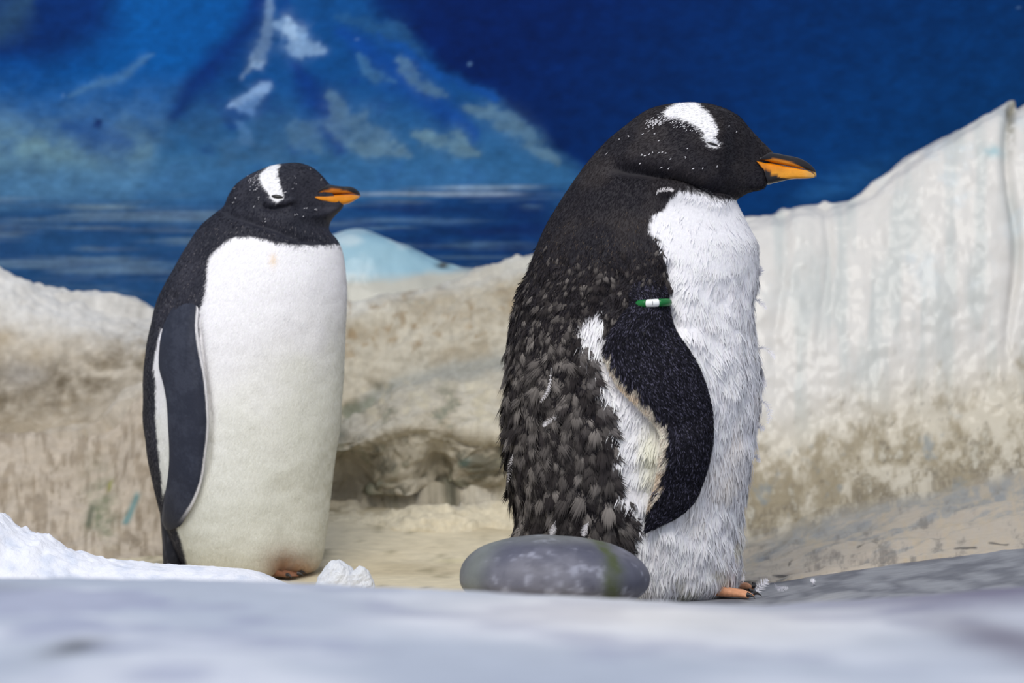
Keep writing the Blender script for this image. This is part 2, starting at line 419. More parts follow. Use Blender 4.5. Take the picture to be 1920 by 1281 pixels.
tag(o, 'low pale blue painted ice hummock against the mural between the penguins', 'ice hummock')

# centre: weathered rock shelf with an overhung hollow
shelf_rows = {
    420: dict(t=585, l=790, o=840, h=905, f=965), 520: dict(t=585, l=790, o=840, h=905, f=965), 600: dict(t=578, l=800, o=842, h=915, f=965), 640: dict(t=572, l=800, o=838, h=915, f=968),
    690: dict(t=560, l=775, o=822, h=900, f=962), 740: dict(t=553, l=742, o=800, h=880, f=955), 790: dict(t=545, l=722, o=800, h=880, f=948), 840: dict(t=532, l=708, o=800, h=885, f=945),
    900: dict(t=512, l=698, o=806, h=890, f=950), 960: dict(t=496, l=690, o=812, h=895, f=955), 1060: dict(t=472, l=690, o=815, h=895, f=960), 1200: dict(t=455, l=690, o=815, h=895, f=965)}
shelf = []
for p, r in shelf_rows.items():
    r['h'] = r['f'] - 42
    hol = 0.075 if p < 700 else (0.05 if p < 860 else 0.02)
    shelf.append((p, [(r['t'] + 14, 1.28), (r['t'], 1.17), (r['t'] + 16, 1.09), (0.5 * (r['t'] + r['l']), 1.02), (r['l'] - 18, 0.985), (r['l'], 0.93), (0.5 * (r['l'] + r['o']), 0.83), (r['o'], 0.78), (r['o'] + 18, 0.80), (r['h'] - 20, 0.80 + hol), (r['h'] + 18, 0.80 + hol), (r['f'], 0.74), (r['f'] + 34, 0.65), (r['f'] + 110, 0.60)]))
shelf.insert(0, (395, [(a, min(y + 0.22, 1.28)) for a, y in shelf[0][1]])); shelf.append((1235, [(a, min(y + 0.22, 1.28)) for a, y in shelf[-1][1]]))
def shelf_disp(pos, pp):
    x, y = pp[..., 0], pp[..., 1]
    rid = 1 - np.abs(fbm(pos * 13, 4, 95, 0.6)) * 3
    d = fbm(pos * 7, 4, 91, 0.6) * 0.022 + fbm(pos * 26, 4, 93, 0.6) * 0.010 + fbm(pos * 80, 2, 94) * 0.003 + 0.010 * np.clip(rid, -0.5, 1) * sstep(780, 820, y)
    # boulder lump inside the hollow and the dark pocket left of it
    d = d + 0.035 * np.exp(-(((x - 752) / 52) ** 2 + ((y - 868) / 42) ** 2)) + 0.03 * np.exp(-(((x - 770) / 60) ** 2 + ((y - 920) / 30) ** 2))
    d = d - 0.025 * np.exp(-(((x - 655) / 30) ** 2 + ((y - 880) / 48) ** 2))
    d = d - 0.03 * np.exp(-(((x - 825) / 24) ** 2 + ((y - 865) / 45) ** 2))
    d = d + 0.03 * np.exp(-(((x - 900) / 60) ** 2 + ((y - 860) / 60) ** 2)) + 0.02 * np.exp(-(((x - 705) / 24) ** 2 + ((y - 925) / 18) ** 2))
    return d
def rock_base(x, y, s):
    n1 = fbm2(x / 60, y / 45, 5, s, 0.62); n2 = fbm2(x / 20, y / 17, 5, s + 3, 0.65); n3 = fbm2(x / 8, y / 12, 4, s + 5, 0.65)
    return n1, n2, n3
def shelf_colour(pos, pp):
    x, y = pp[..., 0], pp[..., 1]
    n1, n2, n3 = rock_base(x, y, 101)
    c = mix(lin(198, 190, 172), lin(172, 160, 138), sstep(-0.3, 0.4, n1))
    c = mix(c, lin(206, 204, 196), sstep(575, 530, y + 0.25 * (x - 800) + 20 * n1) * 0.8)
    c = mix(c, lin(150, 126, 92), sstep(0.05, 0.45, n2 + 0.2 * n1) * sstep(520, 580, y) * sstep(720, 640, y) * 0.7)
    band = np.exp(-((y - np.interp(x, [600, 650, 700, 760, 830, 960], [830, 790, 745, 715, 700, 682]) + 6 * n2) / 22) ** 2)
    c = mix(c, lin(158, 158, 150), band * 0.85)
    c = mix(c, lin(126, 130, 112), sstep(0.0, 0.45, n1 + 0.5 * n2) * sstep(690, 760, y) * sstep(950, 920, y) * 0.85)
    c = mix(c, lin(104, 102, 88), sstep(0.0, 0.4, n1 * 0.6 - n2 * 0.8) * sstep(790, 835, y) * sstep(956, 938, y) * 0.85)  # dark olive grime, painted in to deepen the shade of the hollow
    c = mix(c, lin(196, 186, 160), sstep(0.1, 0.5, -n2 - n1 * 0.4) * sstep(690, 740, y) * sstep(820, 780, y) * 0.7)
    c = mix(c, lin(218, 206, 178), sstep(940, 962, y + 10 * n1) * 0.9)
    c = mix(c, lin(110, 150, 150), np.exp(-(((x - 880) / 9) ** 2 + ((y - 852) / 8) ** 2)) * 0.8)
    c = mix(c, lin(140, 176, 178), np.exp(-(((x - 790) / 24) ** 2 + ((y - 572) / 6) ** 2)) * sstep(-0.2, 0.2, n2) * 0.6)
    return c * (1 + 0.16 * n3)[..., None]
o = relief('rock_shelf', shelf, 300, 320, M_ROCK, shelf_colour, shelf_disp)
tag(o, 'weathered beige cast rock shelf with a shadowed hollow between the penguins', 'rock')

# left: rock mound with a step
mound = []
for p, t, s in [(-700, 470, 800), (-400, 480, 812), (-200, 495, 815), (0, 510, 814), (60, 532, 813), (110, 548, 814), (160, 556, 812), (200, 561, 795), (240, 570, 755), (285, 584, 722), (340, 600, 700), (420, 620, 690), (520, 640, 700)]:
    mound.append((p, [(t + 12, 1.29), (t, 1.19), (t + 14, 1.11), (t + 60, 1.05), (0.55 * s + 0.45 * t, 1.02), (s - 30, 1.005), (s - 8, 0.985), (s, 0.92), (s + 12, 0.885), (s + 110, 0.83), (985, 0.78), (1045, 0.72), (1110, 0.66)]))
mound.append((550, [(a, min(y + 0.22, 1.28)) for a, y in mound[-1][1]]))
def mound_disp(pos, pp):
    return fbm(pos * 7, 4, 111) * 0.03 + fbm(pos * np.array([34, 34, 18]), 4, 113) * 0.010 + fbm(pos * 90, 2, 114) * 0.002
def mound_colour(pos, pp):
    x, y = pp[..., 0], pp[..., 1]
    n1, n2, n3 = rock_base(x, y, 121)
    n4 = fbm2(x / 7, y / 26, 3, 127)
    c = mix(lin(206, 196, 180), lin(184, 170, 148), sstep(-0.3, 0.4, n1))
    c = mix(c, lin(222, 220, 216), sstep(640, 575, y + 22 * n1 - 0.15 * x) * 0.85)
    # grime running diagonally above the step
    d, _ = line_d(pp.reshape(-1, 2), [(-300, 700), (40, 735), (130, 720), (210, 680), (290, 650)])
    d = d.reshape(x.shape)
    c = mix(c, lin(116, 104, 84), np.clip(np.exp(-(d / 62) ** 2) * (0.62 + 0.9 * n2 + 0.3 * n1), 0, 0.92))
    c = mix(c, lin(176, 172, 168), np.exp(-(((x - 40) / 45) ** 2 + ((y - 700) / 26) ** 2)) * 0.6)
    step = np.interp(x, [-700, 0, 160, 200, 240, 285, 340], [800, 814, 812, 795, 755, 722, 700])
    low = sstep(step - 4, step + 8, y)
    lc = mix(lin(194, 181, 164), lin(164, 150, 132), sstep(-0.15, 0.4, n4 + 0.4 * n1))
    lc = mix(lc, lin(128, 114, 94), sstep(0.2, 0.6, n2 + 0.2 * n4) * 0.6)
    lc = mix(lc, lin(124, 130, 104), np.exp(-(((x - 188 - 0.1 * (y - 950)) / 26) ** 2 + ((y - 960) / 70) ** 2)) * np.clip(0.6 + 1.5 * n2, 0, 1))
    c = mix(c, lc, low)
    f = pp.reshape(-1, 2)
    for ln, w, cc in [([(236, 980), (246, 958), (258, 932)], 6, (96, 146, 150)), ([(200, 915), (203, 898)], 3, (140, 140, 60)), ([(165, 985), (172, 950)], 6, (96, 102, 84))]:
        d, _ = line_d(f, ln)
        c = mix(c, lin(*cc), np.exp(-(d / w) ** 2).reshape(x.shape) * 0.85)
    return c * (1 + 0.14 * n3)[..., None]
o = relief('rock_mound', mound, 320, 300, M_ROCK, mound_colour, mound_disp)
tag(o, 'tan cast rock mound with a stepped ledge and white top, left of the penguins', 'rock')

# ------------------------------------------------------------------ floor and the blurred ledge in front
def zfloor(X, Y):
    X = np.asarray(X, float); Y = np.asarray(Y, float)
    z = 0.075 * sstep(0.28, 0.85, Y) * sstep(0.45, 0.2, X) * sstep(-0.52, -0.32, X) + np.interp(X, [0.28, 0.35, 0.5, 0.59, 0.73, 1.0, 2.0], [0, .002, .0254, .0365, .057, .075, .12]) * sstep(-0.75, -0.35, Y)
    return z
def build_floor():
    xs = np.linspace(-2.2, 2.2, 330); ys = np.concatenate([np.linspace(-3.4, -1.1, 20), np.linspace(-1.0, 1.315, 180)])
    X, Y = np.meshgrid(xs, ys)
    n1 = fbm2(X * 5, Y * 5, 4, 131); n2 = fbm2(X * 18, Y * 22, 4, 133); n3 = fbm2(X * 36, Y * 14, 4, 137, 0.62)
    Z = zfloor(X, Y) + 0.004 * n1 + 0.0025 * n2 - 0.004
    pos = np.stack([X, Y, Z], -1)
    cream = mix(lin(216, 204, 176), lin(196, 182, 152), sstep(-0.2, 0.4, n1))
    cream = mix(cream, lin(150, 140, 112), sstep(0.2, 0.5, n3 + 0.3 * n2) * 0.7)
    cream = mix(cream, lin(206, 196, 110), sstep(0.3, 0.6, n2 - 0.3 * n1) * np.exp(-((Y - 0.3) / 0.12) ** 2) * 0.7)
    grey = mix(lin(138, 140, 146), lin(104, 106, 114), sstep(-0.2, 0.4, n3))
    grey = mix(grey, lin(170, 168, 168), sstep(0.2, 0.5, n1) * 0.5)
    tan = mix(lin(174, 160, 140), lin(128, 118, 104), sstep(-0.1, 0.4, n3 * 0.7 + n2 * 0.5))
    c = mix(cream, tan, sstep(0.12, 0.35, X + 0.05 * n1))
    c = mix(c, grey, sstep(0.22, 0.12, Y + 0.05 * n2) * sstep(0.05, 0.25, X + 0.05 * n2))
    me = make_mesh('floor', pos.reshape(-1, 3), grid_faces(200, 330, False), c)
    o = link('floor', me, M_FLOOR)
    o['kind'] = 'structure'; o['label'] = 'cast concrete floor, cream behind and grey at the right'
build_floor()

def build_ledge():
    crest = [(-900, 1062), (0, 1066), (300, 1069), (600, 1077), (900, 1094), (1200, 1110), (1400, 1119), (1500, 1113), (1700, 1100), (1920, 1082), (2900, 1060)]
    nx, ny = 300, 190
    px = np.linspace(-900, 2820, nx)
    cy = hermite([c[0] for c in crest], np.array([c[1] for c in crest], float), px)
    X0 = (px - 960) / F * 3.1
    zc = CZ - (cy - 640.5) / F * 3.1
    Ys = np.concatenate([np.linspace(-3.15, -0.9, 150), np.linspace(-0.88, -0.5, 40)])
    X, Y = np.meshgrid(X0, Ys)
    near = 0.178
    t = np.clip((-0.9 - Y) / 2.25, 0, 1)
    Z = zc[None, :] * (1 - t) + near * t
    Z = Z - 0.25 * np.clip(Y + 0.9, 0, 1) ** 1.5 * 2.2 - 0.02 * sstep(-1.15, -0.7, Y)+0.0
    Z = Z + 0.006 * fbm2(X * 4, Y * 5, 3, 141) * sstep(-0.9, -1.3, Y) + 0.002 * fbm2(X * 25, Y * 25, 3, 143)
    pos = np.stack([X, Y, Z], -1)
    pp = proj(pos); x, y = pp[..., 0], pp[..., 1]
    n1 = fbm2(X * 5, Y * 3.5, 3, 145); n2 = fbm2(X * 14, Y * 8, 4, 147)
    c = mix(lin(152, 160, 176), lin(182, 187, 199), sstep(-0.3, 0.4, n1 + 0.6 * X))
    c = mix(c, lin(132, 138, 162), sstep(0.05, 0.5, n2 + 0.4 * n1) * 0.75)
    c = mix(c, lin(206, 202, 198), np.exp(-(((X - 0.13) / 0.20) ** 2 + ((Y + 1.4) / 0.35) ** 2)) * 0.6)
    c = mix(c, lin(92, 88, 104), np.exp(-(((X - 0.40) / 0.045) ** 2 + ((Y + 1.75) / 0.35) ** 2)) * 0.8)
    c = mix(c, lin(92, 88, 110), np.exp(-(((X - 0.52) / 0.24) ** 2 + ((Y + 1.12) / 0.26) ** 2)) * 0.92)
    c = mix(c, lin(46, 48, 52), np.exp(-(((X + 0.311) / 0.015) ** 2 + ((Y + 2.01) / 0.09) ** 2)) * 0.95)
    c = mix(c, lin(96, 96, 108), np.exp(-(((X + 0.52) / 0.06) ** 2 + ((Y + 1.3) / 0.08) ** 2)) * 0.4)
    me = make_mesh('foreground_ledge', pos.reshape(-1, 3), grid_faces(len(Ys), nx, False), c)
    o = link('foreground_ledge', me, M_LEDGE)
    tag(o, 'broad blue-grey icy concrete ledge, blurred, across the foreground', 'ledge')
build_ledge()

# ------------------------------------------------------------------ lofted bodies
class Loft:
    """closed skin through traced rings (back px, back py, front px, front py, half depth)"""
    def __init__(self, rings, nr, ns, Y0, power=1.0):
        r = np.array(rings, float)
        B = P(r[:, 0], r[:, 1], Y0); Fp = P(r[:, 2], r[:, 3], Y0)
        mid = 0.5 * (B + Fp)
        step = 0.5 * (np.linalg.norm(np.diff(B, axis=0), axis=1) + np.linalg.norm(np.diff(Fp, axis=0), axis=1))
        ts = np.concatenate([[0], np.cumsum(np.maximum(step, 1e-4))])
        dat = np.concatenate([B, Fp, r[:, 4:5]], 1)
        d = hermite(ts, dat, np.linspace(0, ts[-1], nr))
        B, Fp, dep = d[:, :3], d[:, 3:6], d[:, 6]
        th = np.linspace(0, 2 * math.pi, ns, endpoint=False)
        c, s = np.cos(th), np.sin(th)
        c, s = np.sign(c) * np.abs(c) ** power, np.sign(s) * np.abs(s) ** power
        Cc = 0.5 * (B + Fp); A = 0.5 * (Fp - B)
        pos = Cc[:, None, :] + A[:, None, :] * c[None, :, None]
        pos[..., 1] -= dep[:, None] * s[None, :]
        self.pos = pos; self.nr, self.ns, self.Y0 = nr, ns, Y0
        self.cos = np.broadcast_to(c[None, :], (nr, ns)); self.sin = np.broadcast_to(s[None, :], (nr, ns))
        self.fix()
    def fix(self):
        n = grid_normals(self.pos, True)
        ctr = self.pos.mean(1, keepdims=True)
        if ((self.pos - ctr) * n).sum() < 0: n = -n
        self.nrm = n
    def px(self):
        q = self.pos.copy()
        q[..., 1] = np.where(q[..., 1] > self.Y0, 2 * self.Y0 - q[..., 1], q[..., 1])
        return proj(q)
    def displace(self, amount):
        self.pos = self.pos + self.nrm * amount[..., None]
        self.fix()
    def groove(self, line, width, depth, taper=True):
        p = self.px().reshape(-1, 2)
        d, t = line_d(p, line)
        w = np.exp(-(d / width) ** 2)
        if taper: w = w * sstep(0, 0.2, t) * sstep(1, 0.8, t)
        self.displace((-depth * w).reshape(self.nr, self.ns))
    def cap_depth(self, xs, caps, y0, y1):
        """narrow the face towards the bill: limit the half depth along the head"""
        p = self.px(); d = self.pos[..., 1] - self.Y0
        cap = np.interp(p[..., 0], xs, caps)
        k = 6.0
        a = np.abs(d) + 1e-9
        lim = (a ** -k + cap ** -k) ** (-1.0 / k)
        w = sstep(y1, y0, p[..., 1]) * sstep(xs[0], xs[1], p[..., 0])
        self.pos = self.pos.copy(); self.pos[..., 1] = self.Y0 + np.sign(d) * (a * (1 - w) + lim * w)
        self.fix()
    def mesh(self, name, cols):
        v = self.pos.reshape(-1, 3); n = len(v)
        v = np.concatenate([v, self.pos[0].mean(0)[None], self.pos[-1].mean(0)[None]])
        cc = np.concatenate([cols.reshape(-1, 3), cols[0].mean(0)[None], cols[-1].mean(0)[None]])
        q = grid_faces(self.nr, self.ns, True)
        j = np.arange(self.ns); j2 = (j + 1) % self.ns
        t0 = np.stack([np.full(self.ns, n), j2, j], -1)
        k = (self.nr - 1) * self.ns
        t1 = np.stack([np.full(self.ns, n + 1), k + j, k + j2], -1)
        me = make_mesh(name, v, [q, np.concatenate([t0, t1])], cc)
        import bmesh
        bm = bmesh.new(); bm.from_mesh(me); bmesh.ops.recalc_face_normals(bm, faces=bm.faces); bm.to_mesh(me); bm.free()
        return me
    def sample(self, n, dens, cols):
        """random points on the skin: position, normal, flow (towards the tail), colour, pixel"""
        p = self.pos; p2 = np.roll(p, -1, 1)
        e1 = p2[:-1] - p[:-1]; e2 = p[1:] - p[:-1]
        area = np.linalg.norm(np.cross(e1, e2), axis=-1) * dens[:-1]
        w = area.ravel(); w = w / w.sum()
        k = rng.choice(len(w), n, p=w); i, j = np.divmod(k, self.ns); j2 = (j + 1) % self.ns
        a, b = rng.random(n)[:, None], rng.random(n)[:, None]
        def bl(g):
            return (g[i, j] * (1 - a) + g[i, j2] * a) * (1 - b) + (g[i + 1, j] * (1 - a) + g[i + 1, j2] * a) * b
        flow = p[i, j] - p[i + 1, j]
        flow /= np.maximum(np.linalg.norm(flow, axis=1, keepdims=True), 1e-9)
        nn = bl(self.nrm); nn /= np.linalg.norm(nn, axis=1, keepdims=True)
        return bl(p), nn, flow, bl(cols), bl(self.px())
    def bvh(self):
        s = self.pos[::2, ::2]
        nr, ns = s.shape[:2]
        return BVHTree.FromPolygons(s.reshape(-1, 3).tolist(), grid_faces(nr, ns, True).tolist())

def strands(name, p, n, flow, c0, c1, length, width, lift, mat, parent, bend=0.35, nmix=0.75, jitter=0.25, kind='stuff', sink=0.0008):
    """short tapering feather filaments lying along flow, tips lifted by `lift`"""
    N = len(p)
    flow = flow - (flow * n).sum(1, keepdims=True) * n
    flow = flow + rng.normal(0, jitter, (N, 3)); flow -= (flow * n).sum(1, keepdims=True) * n
    flow /= np.maximum(np.linalg.norm(flow, axis=1, keepdims=True), 1e-9)
    side = np.cross(n, flow)
    L = (np.ones(N) * length)[:, None]; W = (np.ones(N) * width)[:, None]; lf = (np.ones(N) * lift)[:, None]
    root = p - n * sink
    midp = root + flow * L * 0.5 + n * L * lf * (0.5 + bend * 0.5)
    tip = root + flow * L + n * L * lf * (1 - bend * 0.3) + side * L * rng.normal(0, 0.10, (N, 1))
    v = np.stack([root - side * W, root + side * W, midp - side * W * 0.8, midp + side * W * 0.8, tip], 1)
    b = np.arange(N)[:, None] * 5
    f = np.concatenate([b + np.array([[0, 3, 1]]), b + np.array([[0, 2, 3]]), b + np.array([[2, 4, 3]])])
    cm = 0.5 * (c0 + c1)
    col = np.stack([c0, c0, cm, cm, c1], 1)
    rn = n * nmix + (1 - nmix) * rng.normal(0, 0.6, (N, 3)); rn /= np.linalg.norm(rn, axis=1, keepdims=True)
    nr = np.repeat(rn[:, None, :], 5, 1)
    me = make_mesh(name, v.reshape(-1, 3), f, col.reshape(-1, 3), True, nr.reshape(-1, 3))
    o = link(name, me, mat, parent)
    if kind: o['kind'] = kind
    return o

def fan_feathers(name, p, n, flow, croot, ctip, length, width, lift, mat, parent, barbs=9):
    """scruffy body feathers: each a fan of barbs from one shaft"""
    N = len(p)
    flow = flow - (flow * n).sum(1, keepdims=True) * n
    flow /= np.maximum(np.linalg.norm(flow, axis=1, keepdims=True), 1e-9)
    side = np.cross(n, flow)
    V = []; COL = []; NR = []
    for k in range(barbs):
        t = (k / (barbs - 1) - 0.5) * 2
        L = length * (1 - 0.28 * t * t) * rng.uniform(0.85, 1.1, N)
        off = side * (width * t)[:, None]
        cup = -n * (width * 0.35 * t * t)[:, None]
        r = p - n * 0.001 + off * 0.10 + n * 0.001
        m = p + flow * (L * 0.55)[:, None] + off * 0.75 + n * (lift * 0.8)[:, None] + cup * 0.6
        e = p + flow * L[:, None] + off * (1.0 + 0.2 * rng.normal(0, 1, (N, 1))) + n * (lift * rng.uniform(0.5, 1.15, N))[:, None] + cup
        w = (width / barbs * 1.25)[:, None]
        V.append(np.stack([r - side * w * 0.5, r + side * w * 0.5, m - side * w, m + side * w, e], 1))
        ct = ctip * rng.uniform(0.75, 1.2, (N, 1)); cr = croot * rng.uniform(0.8, 1.15, (N, 1))
        COL.append(np.stack([cr, cr, cr * 0.55 + ct * 0.45, cr * 0.55 + ct * 0.45, ct], 1))
        nn = n + side * (0.5 * t); nn = nn / np.linalg.norm(nn, axis=1, keepdims=True)
        NR.append(np.repeat(nn[:, None, :], 5, 1))
    v = np.concatenate(V).reshape(-1, 3); col = np.concatenate(COL).reshape(-1, 3); nr = np.concatenate(NR).reshape(-1, 3)
    b = np.arange(N * barbs)[:, None] * 5
    f = np.concatenate([b + np.array([[0, 3, 1]]), b + np.array([[0, 2, 3]]), b + np.array([[2, 4, 3]])])
    me = make_mesh(name, v, f, col, True, nr)
    o = link(name, me, mat, parent); o['kind'] = 'stuff'
    return o

def flipper_loft(loft, rings, nr, ns, thick, colour, name, smooth=5):
    """flipper lying on the body: rings (trail px,py, lead px,py, standoff)"""
    r = np.array(rings, float)
    cen = 0.5 * (r[:, :2] + r[:, 2:4])
    ts = np.concatenate([[0], np.cumsum(np.linalg.norm(np.diff(cen, axis=0), axis=1))])
    d = hermite(ts, r, np.linspace(0, ts[-1], nr))
    T, Ld, so = d[:, :2], d[:, 2:4], d[:, 4]
    m = 25
    tt = np.linspace(0, 1, m)
    pxy = T[:, None, :] * (1 - tt)[None, :, None] + Ld[:, None, :] * tt[None, :, None]
    bvh = loft.bvh(); o = Vector((0, CAMY, CZ))
    hy = np.full((nr, m), np.nan)
    for i in range(nr):
        for j in range(m):
            q = P(pxy[i, j, 0], pxy[i, j, 1], 0.0)
            loc = bvh.ray_cast(o, (Vector(q) - o).normalized())[0]
            if loc is not None: hy[i, j] = loc.y
    for i in range(nr):
        ok = ~np.isnan(hy[i])
        if ok.any(): hy[i] = np.interp(tt, tt[ok], hy[i][ok])
    for i in range(nr):
        if np.isnan(hy[i]).any(): hy[i] = hy[i - 1] if i else loft.Y0
    for _ in range(smooth):
        h2 = hy.copy(); h2[1:-1] = 0.25 * hy[:-2] + 0.5 * hy[1:-1] + 0.25 * hy[2:]; hy = h2
        h2 = hy.copy(); h2[:, 1:-1] = 0.25 * hy[:, :-2] + 0.5 * hy[:, 1:-1] + 0.25 * hy[:, 2:]; hy = h2
    th = np.linspace(0, 2 * math.pi, ns, endpoint=False)
    t = 0.5 - 0.5 * np.cos(th)                       # 0 trailing .. 1 leading
    sgn = np.sin(th)                                  # >0 outer face
    prof = np.sign(sgn) * np.abs(sgn) ** 0.7
    taper = np.minimum(1, np.linspace(1.02, 0, nr) * 4) ** 0.6
    pos = np.zeros((nr, ns, 3))
    for i in range(nr):
        y = np.interp(t, tt, hy[i]) - so[i] - 0.5 * thick * prof * (0.35 + 0.65 * taper[i])
        q = T[i][None] * (1 - t)[:, None] + Ld[i][None] * t[:, None]
        pos[i] = P(q[:, 0], q[:, 1], y)
    pp = proj(pos)
    col = colour(pos, pp, t[None, :].repeat(nr, 0), np.linspace(0, 1, nr)[:, None].repeat(ns, 1))
    L = Loft.__new__(Loft); L.pos = pos; L.nr, L.ns, L.Y0 = nr, ns, 1e9; L.fix()
    return L, col

def small_loft(name, rings, Y0, colour, mat, parent, nr=60, ns=40, power=1.0):
    L = Loft(rings, nr, ns, Y0, power)
    return link(name, L.mesh(name, colour(L.pos, L.px())), mat, parent)

BLACK = lin(36, 34, 40); BLACKB = lin(42, 44, 56); WHITE = lin(238, 236, 238)

def curl_feather(name, path, width, mat, parent, col=WHITE, kind=None):
    """a single little down feather: shaft with barbs, path given in world coordinates"""
    path = np.asarray(path, float)
    t = np.linspace(0, len(path) - 1, 14)
    c = hermite(np.arange(len(path)), path, t)
    tan = np.gradient(c, axis=0); tan /= np.linalg.norm(tan, axis=1, keepdims=True)
    side = np.cross(tan, np.array([0, -1.0, 0])); side /= np.maximum(np.linalg.norm(side, axis=1, keepdims=True), 1e-6)
    V = []; Fc = []
    w = 0.0006
    for i in range(14):
        V += [c[i] - side[i] * w * (1 - i / 15), c[i] + side[i] * w * (1 - i / 15), c[i] + np.array([0, -w, 0])]
    for i in range(13):
        a = i * 3; b = a + 3
        for k in range(3): Fc.append((a + k, a + (k + 1) % 3, b + (k + 1) % 3)); Fc.append((a + k, b + (k + 1) % 3, b + k))
    for i in range(2, 14):
        for s in (-1, 1):
            for r in range(3):
                L = width * math.sin(math.pi * min(1, (i - 0.5) / 13.5)) * random.uniform(0.7, 1.1) + 0.001
                dv = side[i] * s * L + tan[i] * L * random.uniform(0.5, 1.0) + np.array([0, -1, 0]) * L * random.uniform(-0.2, 0.4)
                b0 = c[i] + tan[i] * random.uniform(-0.001, 0.001)
                k = len(V); V += [b0 - tan[i] * 0.0006, b0 + tan[i] * 0.0006, b0 + dv]; Fc.append((k, k + 1, k + 2))
    V = np.array(V)
    me = make_mesh(name, V, np.array(Fc), np.broadcast_to(col, V.shape).copy(), True)
    return link(name, me, mat, parent)

def build_foot(parent, heel, yaw, length, col):
    """webbed foot: three toes with claws and a web, heel on the ground"""
    nT, nL = 33, 16
    V = np.zeros((nL, nT, 3))
    for i in range(nL):
        s = i / (nL - 1)
        for j in range(nT):
            a = (j / (nT - 1) - 0.5) * 2
            ang = a * 0.48
            toe = 0.5 + 0.5 * math.cos(a * 2 * math.pi)                        # toes at a = -1, 0, 1
            r = length * (0.12 + s * (0.80 + 0.14 * toe))
            h = length * 0.17 * (1 - s) ** 1.4 + length * (0.04 + 0.09 * toe * (1 - 0.3 * s)) * (1 - 0.75 * max(0, s - 0.85) / 0.15)
            V[i, j] = (r * math.cos(ang), r * math.sin(ang) * (0.6 + 0.4 * s), h)
    bot = V.copy(); bot[..., 2] = 0.0
    allv = np.concatenate([V.reshape(-1, 3), bot.reshape(-1, 3)])
    n = nL * nT
    q = grid_faces(nL, nT, False)
    Fs = [q, q[:, ::-1] + n]
    ring = [i for i in range(nT)] + [i * nT + nT - 1 for i in range(1, nL)] + [(nL - 1) * nT + j for j in range(nT - 2, -1, -1)] + [i * nT for i in range(nL - 2, 0, -1)]
    ring = np.array(ring); r2 = np.roll(ring, -1)
    Fs.append(np.stack([ring, ring + n, r2 + n, r2], -1))
    cy, sy = math.cos(yaw), math.sin(yaw)
    R = np.array([[cy, -sy, 0], [sy, cy, 0], [0, 0, 1]])
    w = allv @ R.T + np.asarray(heel)
    foot = link('foot', make_mesh('foot', w, Fs, np.broadcast_to(col, w.shape).copy()), M_FOOT, parent)
    for a in (-1, 0, 1):
        ang = a * 0.48
        d = np.array([math.cos(ang), math.sin(ang), 0])
        base = d * length * 1.03 + np.array([0, 0, length * 0.075])
        L = length * 0.2; rr = length * 0.055
        sd = np.array([-d[1], d[0], 0]); vv = []
        for k in range(7):
            s = k / 6; c = base + d * (L * s) + np.array([0, 0, L * (0.25 * s - 0.62 * s * s)]); rad = rr * (1 - s) + 0.0003
            for m_ in range(8):
                an = m_ / 8 * 2 * math.pi
                vv.append(c + sd * rad * math.cos(an) + np.array([0, 0, 1]) * rad * math.sin(an))
        vv = np.array(vv) @ R.T + np.asarray(heel)
        link('claw', make_mesh('claw', vv, grid_faces(7, 8, True), np.broadcast_to(lin(40, 36, 36), vv.shape).copy()), M_BILL, foot)
    return foot

# ------------------------------------------------------------------ right penguin: moulting, in profile
RY = 0.0
R_RINGS = [
    (1060, 1116, 1335, 1118, .075), (1005, 1104, 1366, 1108, .098), (980, 1078, 1386, 1085, .115), (968, 1048, 1391, 1055, .124), (966, 1010, 1392, 1015, .130), (969, 958, 1391, 963, .134), (963, 905, 1399, 914, .137),
    (956, 860, 1407, 864, .139), (949, 813, 1416, 805, .140), (947, 750, 1422, 750, .140), (953, 691, 1425, 690, .138), (959, 630, 1419, 630, .134), (971, 560, 1415, 560, .128), (991, 510, 1421, 500, .121),
    (1005, 465, 1420, 458, .113), (1025, 420, 1409, 434, .106), (1047, 383, 1397, 410, .100), (1074, 342, 1386, 389, .094), (1106, 299, 1380, 377, .088), (1138, 264, 1384, 371, .083), (1172, 236, 1393, 366, .080), (1215, 206, 1406, 361, .079), (1285, 193, 1423, 357, .073), (1345, 199, 1434, 352, .062),
    (1383, 217, 1437, 346, .046), (1408, 244, 1438, 341, .032), (1428, 265, 1438, 336, .021), (1444, 280, 1437, 328, .013), (1451, 288, 1438, 318, .007)]
rp = thing('penguin', tuple(P(1190, 1112, RY)), 'moulting gentoo penguin in profile with green banded flipper, behind the grey boulder', 'penguin', 'gentoo penguins')
RL = Loft(R_RINGS, 460, 260, RY)
# crease under the head, cheek, eye socket, flank
RL.cap_depth([1350, 1380, 1400, 1418, 1437, 1455], [.072, .052, .036, .025, .0195, .014], 352, 372)
RL.groove([(1120, 322), (1158, 316), (1215, 324), (1279, 341), (1329, 361), (1379, 378)], 13, 0.014)
RL.groove([(1215, 350), (1300, 362), (1380, 385)], 18, -0.008)
RL.groove([(1180, 290), (1260, 310), (1350, 345), (1410, 348)], 26, -0.006)
RL.groove([(1325, 268), (1338, 273), (1350, 270)], 6, 0.003, False)
RL.groove([(1255, 470), (1258, 560), (1275, 640)], 14, 0.010)
RL.groove([(1150, 600), (1140, 560), (1165, 500)], 18, 0.008)
_p = RL.px(); _x, _y = _p[..., 0], _p[..., 1]
bodym = sstep(440, 560, _y)
RL.displace(bodym * (0.006 * fbm(RL.pos * 20, 3, 201) + 0.0025 * fbm(RL.pos * 70, 3, 203)))

